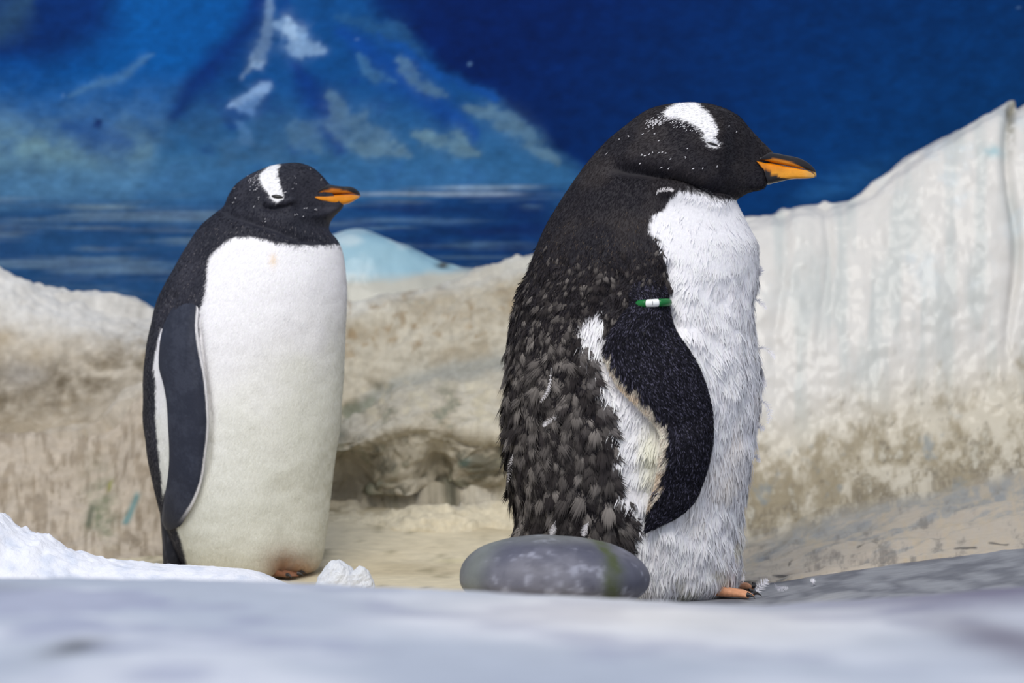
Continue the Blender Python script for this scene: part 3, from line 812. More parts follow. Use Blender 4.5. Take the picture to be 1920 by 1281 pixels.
R_CHEST = [(1379, 376), (1340, 370), (1300, 357), (1272, 359), (1260, 374), (1243, 390), (1225, 406), (1213, 422), (1222, 440), (1238, 456), (1246, 478), (1253, 505), (1256, 530), (1254, 566), (1250, 600), (1200, 640), (1160, 640), (1138, 630), (1140, 600), (1125, 585), (1100, 590), (1085, 612), (1092, 640), (1108, 680), (1118, 730), (1142, 775), (1148, 830), (1153, 880), (1164, 925), (1178, 965), (1186, 1000), (1168, 1028), (1185, 1060), (1190, 1200), (1600, 1200), (1600, 376)]
R_PATCH = [(1245, 210), (1259, 199), (1272, 194), (1272, 185), (1300, 185), (1319, 202), (1332, 214), (1342, 230), (1348, 247), (1343, 257), (1345, 262), (1353, 266), (1351, 274), (1343, 277), (1329, 273), (1324, 264), (1319, 257), (1322, 251), (1316, 244), (1299, 232), (1282, 224), (1262, 220), (1249, 217)]
def right_colour(L):
    p = L.px().reshape(-1, 2); pos = L.pos.reshape(-1, 3)
    n = fbm(pos * 90, 3, 211); n2 = fbm(pos * 25, 3, 213); nf = fbm(pos * 260, 2, 215)
    blk = mix(lin(33, 31, 37), lin(48, 44, 46), sstep(-0.3, 0.5, n2))
    blk = mix(blk, lin(66, 58, 52), sstep(0.1, 0.6, n) * sstep(430, 520, p[:, 1]) * 0.5)
    sd = poly_sd(p, R_CHEST)
    w = sstep(4, -4, sd + 8 * n + 5 * nf)
    wht = mix(lin(238, 236, 240), lin(232, 226, 218), sstep(0.0, 0.6, n2) * sstep(450, 700, p[:, 1]) * 0.6)
    wht = mix(wht, lin(226, 222, 196), sstep(0.1, 0.5, n2) * sstep(900, 1060, p[:, 1]) * 0.7)
    wht = mix(wht, lin(228, 226, 196), np.exp(-(((p[:, 0] - 1222) / 22) ** 2 + ((p[:, 1] - 850) / 70) ** 2)) * 0.7)
    c = mix(blk, wht, w)
    sd2 = poly_sd(p, R_PATCH)
    c = mix(c, lin(240, 238, 242), sstep(2.0, -1.5, sd2 + 2.5 * nf + 1.5 * n))
    return c.reshape(L.nr, L.ns, 3), w.reshape(L.nr, L.ns)
Rcol, Rwhite = right_colour(RL)
link('body', RL.mesh('body', Rcol), M_PLUME, rp)

# bill
R_ORANGE = [(1412, 303), (1436, 300), (1448, 298), (1473, 302), (1489, 307), (1503, 313), (1511, 318), (1524, 322), (1535, 326), (1535, 335), (1506, 338), (1486, 336), (1463, 333), (1448, 325.5), (1432, 317)]
def r_bill_col(pos, pp):
    p = pp.reshape(-1, 2)
    m = sstep(1.0, -1.0, poly_sd(p, R_ORANGE))
    org = mix(lin(222, 132, 12), lin(240, 160, 40), sstep(-8, 8, p[:, 1] - 318 + (p[:, 0] - 1470) * 0.1))
    org = mix(org, lin(200, 170, 110), sstep(1500, 1530, p[:, 0]) * 0.7)
    return mix(np.broadcast_to(lin(26, 22, 26), org.shape), org, m).reshape(pos.shape)
bill = bpy.data.objects.new('bill', None); C.objects.link(bill); bill.parent = rp; bill.matrix_parent_inverse = rp.matrix_world.inverted()
bill.location = tuple(P(1440, 310, RY)); bill.matrix_world.translation = bill.location
small_loft('upper_mandible', [(1424, 296, 1420, 303.5, .0255), (1440, 287, 1437, 304.4, .0215), (1454, 288, 1452, 307, .0185), (1475, 292, 1474, 311, .015), (1495, 296, 1496, 315, .013), (1511, 303, 1511, 318, .010), (1522, 311.5, 1521, 322, .007), (1529, 320, 1527, 328, .004), (1530.5, 327, 1530, 333, .002)], RY, r_bill_col, M_BILL, bill, power=0.5)
small_loft('lower_mandible', [(1414, 303.5, 1417, 306, .0275), (1424, 304, 1428, 322, .0255), (1437, 305.2, 1437.5, 345, .0215), (1452, 308, 1453, 343, .019), (1470, 311.6, 1471, 338.7, .014), (1485, 314.3, 1487, 335.6, .012), (1501, 317.2, 1503, 335, .0095), (1515, 320.5, 1516, 334.6, .007), (1528, 328, 1527, 333, .003)], RY, r_bill_col, M_BILL, bill, power=0.5)

def surf_point(bvh, px, py):
    o = Vector((0, CAMY, CZ))
    h = bvh.ray_cast(o, (Vector(P(px, py, 0.0)) - o).normalized())
    return (np.array(h[0]), np.array(h[1])) if h[0] is not None else (P(px, py, 0.0), np.array([0, -1.0, 0]))
R_BVH = RL.bvh()
def eye(bvh, px, py, a, b, tilt, parent, Y0, sink=0.001):
    q, n = surf_point(bvh, px, py)
    for side in (1, -1):
        V = []
        nu, nv = 20, 10
        for i in range(nv + 1):
            ph = math.pi * i / nv
            for j in range(nu):
                t = 2 * math.pi * j / nu
                lx, lz, ly = a * math.sin(ph) * math.cos(t), b * math.sin(ph) * math.sin(t), 0.0035 * math.cos(ph)
                V.append((lx * math.cos(tilt) - lz * math.sin(tilt), ly, lx * math.sin(tilt) + lz * math.cos(tilt)))
        V = np.array(V)
        if n[1] > 0: n = -n
        xa = np.cross(n, [0, 0, 1.0]); xa = -xa / np.linalg.norm(xa); 
        if xa[0] < 0: xa = -xa
        za = np.cross(xa, n); za = za if za[2] > 0 else -za
        W = q + V[:, :1] * xa + V[:, 1:2] * n + V[:, 2:3] * za - n * sink
        if side < 0: W[:, 1] = 2 * Y0 - W[:, 1]
        link('eye', make_mesh('eye', W, grid_faces(nv + 1, nu, True), np.broadcast_to(lin(22, 18, 18), W.shape).copy()), M_BILL, parent)
eye(R_BVH, 1336, 270, 0.0085, 0.0018, -0.28, rp, RY)

# flipper with its band
R_FLIP = [(1165, 455, 1225, 448, -.030), (1158, 500, 1248, 490, -.016), (1164, 540, 1253, 530, -.011), (1180, 568, 1255, 564, .000), (1158, 600, 1259, 592, .007), (1136, 640, 1270, 624, .008), (1134, 668, 1292, 656, .009), (1149, 702, 1311, 689, .010), (1166, 731, 1325, 726, .011), (1200, 764, 1334, 762, .012), (1230, 797, 1338, 795, .013), (1239, 828, 1337, 830, .014), (1236, 868, 1330, 868, .014),
          (1229, 905, 1318, 907, .013), (1221, 938, 1299, 946, .012), (1215, 962, 1272, 970, .011), (1211, 983, 1240, 986, .010), (1212, 999, 1215, 998, .009)]
R_TRAIL_DARK = [(1130, 640), (1144, 672), (1162, 705), (1190, 733), (1223, 766), (1249, 794), (1258, 822), (1254, 860), (1244, 907), (1226, 940), (1205, 962), (1205, 1010), (1400, 1010), (1400, 400), (1130, 400)]
def r_flip_col(pos, pp, t, s):
    p = pp.reshape(-1, 2); q = pos.reshape(-1, 3)
    n = fbm(q * np.array([320, 320, 160]), 3, 221); n2 = fbm(q * 60, 3, 223); jag = vnoise(np.stack([p[:, 0] / 5.0 + p[:, 1] / 9, p[:, 1] / 22.0, 0 * p[:, 0]], -1), 225)
    c = mix(lin(24, 23, 31), lin(52, 52, 62), sstep(0.15, 0.6, n) * 0.8)
    c = mix(c, lin(42, 38, 38), sstep(0.0, 0.5, n2) * 0.5)
    sd = poly_sd(p, R_TRAIL_DARK)
    cream = mix(lin(242, 230, 214), lin(224, 200, 172), sstep(0, 0.5, n2 + 0.3 * n))
    c = mix(c, cream, sstep(-2.0, 1.5, sd + 10 * jag - 2))
    return c.reshape(pos.shape)
FL, Fcol = flipper_loft(RL, R_FLIP, 170, 80, 0.026, r_flip_col, 'flipper')
flip = link('flipper', FL.mesh('flipper', Fcol), M_FLIP, rp)
def mirrored(me, Y0, name, mat, parent):
    m2 = me.copy(); co = np.zeros(len(m2.vertices) * 3, np.float32); m2.vertices.foreach_get('co', co)
    co = co.reshape(-1, 3); co[:, 1] = 2 * Y0 - co[:, 1]; m2.vertices.foreach_set('co', co.ravel()); m2.flip_normals(); m2.update()
    return link(name, m2, mat, parent)
mirrored(flip.data, RY, 'flipper', M_FLIP, rp)

# band: a ring of green tube with a white middle bead
def build_band():
    cx, cy = 1223, 568.5
    q, n = surf_point(FL.bvh(), cx, cy); q2, _n2 = surf_point(R_BVH, cx, cy)
    q[1] = min(q[1], q2[1]) - 0.001
    ax = 0.5 * 62 / 1314.0; by = 0.021; rt = 0.0054
    ctr = np.array([P(cx, cy, q[1])[0], q[1] + by - 0.0035, P(cx, cy, q[1])[2]])
    band = bpy.data.objects.new('flipper_band', None); C.objects.link(band)
    band.parent = rp; band.matrix_parent_inverse = rp.matrix_world.inverted(); band.location = tuple(ctr); band.matrix_world.translation = Vector(ctr)
    band['label'] = 'green and white identification band'
    def seg(nm, a0, a1, mat, r):
        nu, nv = 28, 16; V = []
        for i in range(nu):
            a = a0 + (a1 - a0) * i / (nu - 1)
            c = ctr + np.array([ax * math.cos(a) * 0.97, by * math.sin(a), 0.0012 * math.cos(a) * 1.0 ])
            e = np.array([math.cos(a), math.sin(a), 0])
            k = 1.0 if 0 < i < nu - 1 else 0.86
            for j in range(nv):
                b = 2 * math.pi * j / nv
                V.append(c + e * r * k * math.cos(b) + np.array([0, 0, r * k * math.sin(b)]))
        V = np.array(V); nn = len(V)
        V = np.concatenate([V, V[:nv].mean(0)[None], V[-nv:].mean(0)[None]])
        f = grid_faces(nu, nv, True); j = np.arange(nv); j2 = (j + 1) % nv
        caps = np.concatenate([np.stack([np.full(nv, nn), j2, j], -1), np.stack([np.full(nv, nn + 1), nn - nv + j, nn - nv + j2], -1)])
        return link(nm, make_mesh(nm, V, [f, caps]), mat, band)
    g = mat_plain('green_band', lin(10, 104, 46), 0.35); w = mat_plain('white_band', lin(236, 238, 238), 0.4, noise=0.02)
    d = mat_plain('grey_mark', lin(120, 120, 124), 0.6)
    a_l = -math.pi / 2 - 0.36; a_r = -math.pi / 2 + 0.36
    b1 = seg('white_bead', a_l, a_r, w, rt); b1['label'] = 'white middle bead'
    b2 = seg('green_bead', -math.pi * 1.12, a_l - 0.01, g, rt); b2['label'] = 'green bead'
    b3 = seg('green_bead', a_r + 0.01, math.pi * 0.12, g, rt)
    b4 = seg('wire_loop', math.pi * 0.10, math.pi * 0.90, mat_plain('band_wire', lin(60, 110, 70), 0.4), rt * 0.6)
    mk = make_mesh('seam_mark', [ctr + np.array([x, -by - rt * 1.02, z]) for x, z in ((-.0004, -.0028), (.0004, -.0028), (.0004, .0028), (-.0004, .0028))], np.array([[0, 1, 2, 3]]))
    link('seam_mark', mk, d, band)
build_band()

# feet
for yy in (-0.055, 0.065):
    hx = P(1322 if yy < 0 else 1336, 1112, RY)[0]
    build_foot(rp, (hx, yy, float(zfloor(hx, yy)) + 0.001), -0.12 if yy < 0 else 0.15, 0.062, lin(216, 154, 116))
# short stiff tail hidden behind the boulder
small_loft('tail', [(985, 1040, 1060, 1075, .045), (955, 1060, 1010, 1095, .04), (930, 1085, 975, 1108, .03), (915, 1104, 935, 1112, .02)], RY, lambda pos, pp: np.broadcast_to(lin(36, 34, 38), pos.shape).copy(), M_PLUME, rp)

# plumage: white down, dark short plumage, scruffy back feathers
pxR = RL.px(); xR, yR = pxR[..., 0], pxR[..., 1]
below = sstep(352, 380, yR)
p_, n_, f_, c_, q_ = RL.sample(46000, Rwhite * below * (0.35 + 0.65 * (RL.sin > -0.35)), Rcol)
fl = fbm(p_ * 16, 2, 231); fl2 = fbm(p_ * 16 + 50, 2, 233)
flow = f_ + np.stack([0.45 * fl, 0.2 * fl2, 0.1 * fl], -1)
lenw = np.interp(q_[:, 1], [370, 480, 620, 1000, 1100], [.009, .016, .024, .026, .022]) * rng.uniform(0.6, 1.25, len(p_))
cv = c_ * rng.uniform(0.96, 1.04, (len(p_), 1))
strands('belly_down', p_, n_, flow, np.minimum(cv * 1.1, 0.95), np.minimum(cv * 1.12, 0.95), lenw, 0.0014, np.interp(q_[:, 1], [370, 600, 1100], [.03, .055, .055]) * rng.uniform(0.2, 1.8, len(p_)) + 0.22 * (rng.random(len(p_)) < 0.035), M_STRAND, rp, nmix=0.97, jitter=0.14, sink=0.0006)

darkm = (1 - Rwhite)
headm = darkm * sstep(600, 480, yR) * sstep(1452, 1440, xR) * (RL.sin > -0.6)
p_, n_, f_, c_, q_ = RL.sample(52000, headm * (0.5 + 0.5 * (RL.sin > -0.2)), Rcol)
lum = c_.mean(1, keepdims=True)
cb = c_ * rng.uniform(0.75, 1.5, (len(p_), 1))
brown = (rng.random(len(p_)) < 0.10 * sstep(380, 480, q_[:, 1]))[:, None]
cb = np.where(brown, lin(84, 74, 66), cb)
strands('head_plumage', p_, n_, f_, np.minimum(cb, 0.88), np.minimum(cb * 1.1, 0.9), rng.uniform(.004, .008, len(p_)), 0.0006, rng.uniform(0.08, 0.3, len(p_)), M_STRAND, rp, nmix=0.8)

backm = darkm * sstep(440, 560, yR) * (RL.sin > -0.75)
p_, n_, f_, c_, q_ = RL.sample(26000, backm, Rcol)
cb = lin(38, 35, 38) * rng.uniform(0.7, 1.6, (len(p_), 1))
strands('back_underplumage', p_, n_, f_, cb, cb * 1.2, rng.uniform(.008, .016, len(p_)), 0.0009, rng.uniform(0.1, 0.35, len(p_)), M_STRAND, rp, nmix=0.75, jitter=0.4)
p_, n_, f_, c_, q_ = RL.sample(2300, backm * (RL.sin > -0.5), Rcol)
sz = np.interp(q_[:, 1], [440, 600, 720, 1020], [0.35, 0.65, 1.05, 1.2]) * rng.uniform(0.6, 1.4, len(p_))
tw = fbm(p_ * 22, 2, 241)
side = np.cross(n_, f_)
ff = f_ + side * (0.8 * tw + rng.normal(0, 0.42, len(p_)))[:, None]
croot = mix(lin(56, 51, 51), lin(172, 164, 158), rng.random(len(p_)) ** 1.5 * np.interp(q_[:, 1], [440, 560, 700], [0.45, 0.7, 1.0]))
ctip = np.broadcast_to(lin(34, 31, 34), croot.shape) * rng.uniform(0.8, 1.5, (len(p_), 1))
fan_feathers('back_feathers', p_, n_, ff, croot, ctip, 0.029 * sz, 0.0078 * sz, 0.0036 * sz * rng.uniform(0.3, 1.9, len(p_)), M_STRAND, rp, barbs=13)
# dark feathers with long tips overlapping the white flank
edge = np.array([(1100, 655), (1112, 690), (1118, 715), (1125, 745), (1140, 770), (1148, 800), (1150, 830), (1150, 860), (1155, 890), (1160, 915), (1168, 940), (1176, 965), (1182, 990), (1172, 1015), (1120, 640), (1130, 610), (1108, 585), (1128, 580)])
E = hermite(np.arange(14), edge[:14].astype(float), np.linspace(0, 13, 70)) + rng.normal(0, 5, (70, 2)) - np.array([10, 6])
pe = []; ne = []
for a, b in E:
    q, n = surf_point(R_BVH, a, b); pe.append(q); ne.append(n if n[1] < 0 else -n)
pe, ne = np.array(pe), np.array(ne)
fe = np.stack([rng.uniform(0.15, 0.9, 70), np.zeros(70), rng.uniform(-1.0, -0.5, 70)], -1); fe /= np.linalg.norm(fe, axis=1, keepdims=True)
fan_feathers('flank_feathers', pe, ne, fe, mix(lin(70, 64, 64), lin(150, 144, 142), rng.random(70)), np.broadcast_to(lin(36, 33, 36), (70, 3)) * 1.0, rng.uniform(.022, .036, 70), rng.uniform(.005, .010, 70), rng.uniform(.003, .008, 70), M_STRAND, rp, barbs=7)

# stiff little feathers on the flipper face and its dark fringe over the cream edge
dl = np.zeros((FL.nr, FL.ns)); sgn = np.sin(np.linspace(0, 2 * math.pi, FL.ns, endpoint=False))
dl[:] = (sgn > 0.02)[None, :]; dl[:14] = 0; dl[-3:] = 0
FL.Y0 = 1e9
p_, n_, f_, c_, q_ = FL.sample(20000, dl, Fcol)
f_ = -f_
creamy = c_.mean(1) > 0.2
f_ = np.where(creamy[:, None], f_ + np.array([-0.6, 0, -0.5]), f_)
cb = np.where(creamy[:, None], c_, lin(36, 35, 44)) * np.where(creamy, rng.uniform(0.85, 1.1, len(p_)), rng.uniform(0.3, 1.3, len(p_)) + rng.uniform(1.5, 6.0, len(p_)) * (rng.random(len(p_)) < 0.20))[:, None]
fr = np.exp(-(poly_sd(q_, R_TRAIL_DARK) / 14) ** 2)
strands('flipper_feathers', p_, n_, f_ + np.array([-0.5, 0, -0.5]) * fr[:, None], np.minimum(cb, .85), np.minimum(cb, .85), rng.uniform(.003, .0055, len(p_)) * (1 + 1.8 * fr), 0.0007, 0.25, M_STRAND, flip, nmix=0.7, sink=-0.0002)

# white flecks on the head
def flecks(bvh, spots, parent, name, length, width, direction, mat=M_STRAND):
    pe, ne = [], []
    for a, b in spots:
        q, n = surf_point(bvh, a, b); pe.append(q); ne.append(n if n[1] < 0 else -n)
    pe, ne = np.array(pe), np.array(ne)
    c = np.broadcast_to(lin(232, 230, 236), pe.shape).copy()
    strands(name, pe + ne * 0.003, ne, np.broadcast_to(np.array(direction, float), pe.shape), c, c, length * rng.uniform(0.6, 1.3, len(pe)), width, 0.1, mat, parent, nmix=0.9, jitter=0.15)
sp = []
for k in range(120):
    t = rng.random() ** 0.8
    sp.append((1250 - 34 * t + rng.normal(0, 5) + 26 * rng.random() * (1 - t), 216 + 13 * t + 10 * rng.random() + rng.normal(0, 4)))
for k in range(50):
    a = rng.random(); sp.append((1255 + 62 * a + rng.normal(0, 4), 221 + 24 * a + rng.normal(0, 4) + 4))
for a, b in [(1228, 252), (1236, 265), (1366, 236), (1380, 247), (1205, 290), (1211, 292), (1219, 290), (1224, 286), (1236, 288), (1242, 287), (1249, 288), (1258, 298), (1203, 305), (1240, 313), (1255, 314), (1290, 278), (1285, 295), (1300, 316), (1317, 315), (1140, 289), (1163, 262), (1180, 256), (1345, 312), (1208, 252)]:
    sp.append((a, b)); sp.append((a + rng.normal(0, 1), b + rng.normal(0, 1)))
flecks(R_BVH, sp, rp, 'white_flecks', 0.0030, 0.00038, (-0.75, 0, -0.65))

def loose(parent, bvh, pts, width, out=0.006):
    w = []
    for k, (a, b) in enumerate(pts):
        q, n = surf_point(bvh, a, b)
        n = n if n[1] < 0 else -n
        w.append(q + n * out * (1 + 0.4 * k))
    return curl_feather('loose_feather', w, width, M_STRAND, parent, lin(226, 222, 224))
for pts, w in [([(1038, 690), (1036, 720), (1032, 738), (1024, 752)], .003), ([(1060, 776), (1046, 782), (1034, 790), (1026, 800)], .0035), ([(969, 850), (968, 870), (966, 900)], .004), ([(1046, 975), (1046, 990), (1044, 1002)], .005), ([(1106, 978), (1102, 990), (1100, 1002)], .005), ([(1232, 366), (1238, 359), (1250, 357), (1258, 360)], .003), ([(1388, 1070), (1382, 1085), (1378, 1095)], .003)]:
    loose(rp, R_BVH, pts, w).__setitem__('label', 'white loose moulting feather')
for pts, w in [([(1412, 560), (1424, 565), (1436, 578)], .004), ([(1418, 655), (1432, 652), (1446, 662), (1452, 672)], .004), ([(1420, 750), (1436, 757), (1444, 775), (1440, 792)], .006), ([(1415, 810), (1424, 800), (1432, 806)], .005), ([(1420, 705), (1430, 712), (1434, 724)], .005), ([(1408, 860), (1418, 856), (1424, 866)], .004), ([(1416, 520), (1426, 512), (1425, 500)], .004)]:
    curl_feather('loose_feather', [P(a, b, RY - 0.01 - 0.004 * k) for k, (a, b) in enumerate(pts)], w, M_STRAND, rp, lin(236, 234, 238))

# ------------------------------------------------------------------ left penguin: sleek, half turned to the camera
LY = 0.35
L_RINGS = [
    (375, 1080, 575, 1080, .070), (346, 1062, 596, 1064, .092), (330, 1035, 605, 1040, .104), (314, 1000, 610, 1012, .112), (301, 962, 615, 965, .120), (289, 915, 622, 911, .126), (279, 866, 630, 858, .130), (271, 806, 638, 806, .133), (268, 743, 643, 728, .134),
    (271, 680, 647, 655, .133), (282, 615, 650, 575, .128), (298, 560, 649.5, 522, .120), (324, 508, 645, 484, .108), (351, 461, 638, 460, .096), (380, 420, 629.5, 446, .085), (404, 400, 621, 437, .078), (420, 386, 617, 429, .073), (427, 370, 619, 418, .070), (441, 348, 627, 406, .069), (470, 327, 637, 396, .067), (522, 308.5, 643, 388, .063), (565, 306.5, 643, 384, .053),
    (588, 315.5, 639, 383, .039), (603, 328.5, 632, 381, .026), (613, 340, 622, 376, .016), (619, 346, 614, 366, .008)]
lp = thing('penguin', tuple(P(460, 1074, LY)), 'sleek gentoo penguin with full white front, standing left before the rock shelf', 'penguin', 'gentoo penguins')
LL = Loft(L_RINGS, 420, 240, LY)
LL.cap_depth([540, 562, 578, 594, 615, 645], [.064, .052, .042, .032, .024, .016], 386, 408)
LL.groove([(405, 392), (425, 400), (452, 413), (505, 429), (540, 441), (568, 452), (610, 458)], 8, 0.006)
LL.groove([(425, 412), (480, 432), (540, 452)], 10, -0.003)
LL.groove([(486, 384), (498, 391), (515, 393), (533, 386), (552, 382)], 4.5, 0.0055)
LL.groove([(490, 374), (510, 382), (535, 379), (560, 373)], 5, -0.003)
LL.groove([(452, 380), (470, 398), (520, 415), (570, 412)], 14, -0.004)
LL.groove([(375, 560), (372, 620), (380, 690), (392, 780), (388, 860), (370, 940)], 9, 0.010)
LL.groove([(330, 540), (312, 600), (300, 640)], 9, 0.006)
LL.groove([(520, 880), (538, 950), (545, 1000), (548, 1050), (550, 1130)], 34, 0.005)            # fold above the feet
_p = LL.px(); _y = _p[..., 1]
LL.displace(sstep(460, 560, _y) * 0.003 * fbm(LL.pos * 16, 3, 301))
L_WHITE = [(700, 460), (626, 460), (595, 461), (568, 461), (545, 460), (523, 457), (497, 451), (470, 445.5), (440, 445), (425, 452), (410, 465), (395, 478), (390, 496), (389, 520), (386, 545), (383, 562), (374, 580), (372, 640), (380, 720), (385, 800), (378, 880), (362, 940), (331, 990), (338, 1010), (345, 1040), (352, 1075), (352, 1130), (700, 1130)]
L_STRIP = [(303, 618), (297, 640), (290, 665), (288, 690), (293, 735), (291, 780), (296, 838), (301, 885), (304, 940), (308, 925), (330, 880), (330, 760), (312, 700), (300, 665), (306, 630)]
L_PATCH = [(523.6, 306), (526, 311), (520, 321), (521, 328.5), (524.5, 339), (527, 352), (530, 361), (533.5, 368), (532.6, 371.5), (523.6, 377), (518, 379.6), (509, 373), (506.5, 368), (504, 363.5), (496.7, 353.6), (489.5, 343), (487, 334), (489.5, 325), (496.7, 317.7), (509, 310), (516, 304)]
def left_colour(L):
    p = L.px().reshape(-1, 2); pos = L.pos.reshape(-1, 3)
    n = fbm(pos * 110, 3, 311); n2 = fbm(pos * 22, 3, 313); nf = fbm(pos * 300, 2, 315)
    blk = mix(lin(36, 37, 47), lin(50, 50, 60), sstep(-0.3, 0.5, n2))
    blk = mix(blk, lin(96, 94, 100), sstep(0.25, 0.7, nf) * sstep(400, 470, p[:, 1]) * 0.5)
    w = sstep(2.5, -2.5, poly_sd(p, L_WHITE) + 2.5 * n + 2.5 * nf)
    w = np.maximum(w, sstep(2.0, -2.0, poly_sd(p, L_STRIP) + 2.5 * n + 2.5 * nf))
    far = (L.pos[..., 1] > L.Y0).ravel()
    w = np.where(far, w * sstep(0.2, 0.45, L.cos.ravel()), w)
    wht = mix(lin(242, 240, 244), lin(234, 233, 226), sstep(560, 820, p[:, 1] + 0.5 * (p[:, 0] - 450) + 60 * n2))  # diagonal greenish shade towards the lower right belly, painted into the white
    wht = mix(wht, lin(224, 224, 210), sstep(640, 950, p[:, 1] + 0.7 * (p[:, 0] - 500) + 90 * n2) * 0.7)
    wht = mix(wht, lin(236, 214, 186), np.exp(-(((p[:, 0] - 514) / 7) ** 2 + ((p[:, 1] - 486) / 14) ** 2)) * sstep(-0.5, 0.2, n) * 0.8)
    wht = mix(wht, lin(150, 112, 84), np.clip(np.exp(-(((p[:, 0] - 545) / 48) ** 2 + ((p[:, 1] - 1062) / 34) ** 2)) * (0.9 + 0.5 * n2), 0, 0.95))
    wht = mix(wht, lin(214, 170, 132), np.exp(-(((p[:, 0] - 565) / 30) ** 2 + ((p[:, 1] - 1068) / 16) ** 2)) * 0.6)
    c = mix(blk, wht, w)
    c = mix(c, lin(240, 239, 243), sstep(1.2, -1.0, poly_sd(p, L_PATCH) + 1.2 * nf + 0.8 * n))
    return c.reshape(L.nr, L.ns, 3), w.reshape(L.nr, L.ns)
Lcol, Lwhite = left_colour(LL)
link('body', LL.mesh('body', Lcol), M_SLEEK, lp)
L_BVH = LL.bvh()
L_ORANGE = [(585, 371), (595, 364), (608, 356.5), (622, 354.5), (637, 355.5), (655, 359.5), (671, 365.5), (680, 368), (676, 372), (660, 380), (646, 385), (628, 386), (602, 378.5)]
def l_bill_col(pos, pp):
    p = pp.reshape(-1, 2)
    m = sstep(1.0, -1.0, poly_sd(p, L_ORANGE))
    org = mix(lin(206, 116, 14), lin(226, 140, 22), sstep(362, 372, p[:, 1]))
    org = mix(org, lin(206, 160, 84), sstep(655, 678, p[:, 0]) * 0.6)
    return mix(np.broadcast_to(lin(26, 24, 28), org.shape), org, m).reshape(pos.shape)
bill2 = bpy.data.objects.new('bill', None); C.objects.link(bill2); bill2.parent = lp; bill2.matrix_parent_inverse = lp.matrix_world.inverted()
bill2.location = tuple(P(620, 365, LY)); bill2.matrix_world.translation = bill2.location
small_loft('upper_mandible', [(602, 355, 594, 369.3, .0335), (615, 347, 610, 367, .0275), (632, 349, 631, 365, .022), (645, 350, 646, 364, .016), (656, 350.3, 657, 363.8, .013), (666, 353.6, 667, 365, .009), (673, 360, 673.5, 367, .005), (676, 366, 675.5, 369.5, .002)], LY, l_bill_col, M_BILL, bill2, power=0.5)
small_loft('lower_mandible', [(589, 369.8, 591, 372, .036), (599, 369, 602, 378, .0335), (612, 367.6, 612, 381, .0275), (629, 365.8, 629, 384, .022), (645, 364.8, 646, 383.3, .015), (659, 364.6, 660, 378.6, .011), (668, 366, 669, 373, .007), (674, 368, 674, 370, .003)], LY, l_bill_col, M_BILL, bill2, power=0.5)
eye(L_BVH, 520, 369, 0.0095, 0.0034, -0.14, lp, LY)

L_FLIP = [(332, 558, 374, 552, -.016), (314, 592, 373, 582, -.003), (302, 628, 371, 612, .004), (298, 662, 374, 640, .007), (298, 690, 380, 675, .008), (306, 720, 385.5, 706, .009), (312, 755, 390, 752, .010), (315, 800, 392, 800, .010), (317, 850, 387.5, 846, .010), (315, 890, 380, 898, .010), (308, 935, 366, 940, .009), (304, 962, 350, 968, .008), (304, 981, 335, 988, .007), (311, 994, 320, 995, .006)]
def l_flip_col(pos, pp, t, s):
    p = pp.reshape(-1, 2); q = pos.reshape(-1, 3)
    n = fbm(q * 300, 2, 321); n2 = fbm(q * 30, 3, 323)
    c = mix(lin(40, 44, 58), lin(54, 58, 72), sstep(-0.3, 0.5, n2 + 0.5 * n))
    tt = t.ravel(); wpx = np.interp(p[:, 1], [552, 700, 800, 900, 995], [45, 78, 76, 65, 12])
    d = (1 - tt) * wpx
    lead = sstep(5.5, 3.5, d + 0.6 * n) * sstep(560, 580, p[:, 1]) * sstep(985, 940, p[:, 1])
    c = mix(c, lin(224, 222, 224), lead)
    c = mix(c, lin(90, 92, 100), sstep(3.0, 1.5, tt * wpx + n) * sstep(930, 960, p[:, 1]) * 0.6)
    return c.reshape(pos.shape)
GL, Gcol = flipper_loft(LL, L_FLIP, 150, 72, 0.020, l_flip_col, 'flipper')
gf = link('flipper', GL.mesh('flipper', Gcol), M_SLEEK, lp)
# the other flipper, mirrored through the plane the penguin faces along
m2 = gf.data.copy(); co = np.zeros(len(m2.vertices) * 3, np.float32); m2.vertices.foreach_get('co', co); co = co.reshape(-1, 3)
fa = math.radians(-18); nrm2 = np.array([-math.sin(fa), math.cos(fa)])
ctr2 = np.array([P(462, 700, LY)[0], LY])
dd = (co[:, :2] - ctr2) @ nrm2
co[:, :2] -= 2 * dd[:, None] * nrm2[None, :]
m2.vertices.foreach_set('co', co.astype(np.float32).ravel()); m2.flip_normals(); m2.update()
link('flipper', m2, M_SLEEK, lp)
# tail
def tail_col(pos, pp):
    n = fbm(pos * np.array([300, 300, 40]), 2, 331)
    return mix(lin(34, 36, 46), lin(70, 70, 80), sstep(0.2, 0.7, n))
small_loft('tail', [(300, 955, 345, 960, .035), (303, 990, 346, 990, .04), (305, 1020, 349, 1020, .038), (306, 1050, 351, 1050, .034), (308, 1066, 350, 1068, .028), (314, 1074, 344, 1075, .018)], LY + 0.01, tail_col, M_SLEEK, lp)
for yy, pxh in ((LY - 0.06, 492), (LY + 0.03, 512)):
    hx = P(pxh, 1074, yy)[0]
    build_foot(lp, (hx, yy, float(zfloor(hx, yy)) + 0.001), -0.3, 0.056, lin(128, 86, 62))

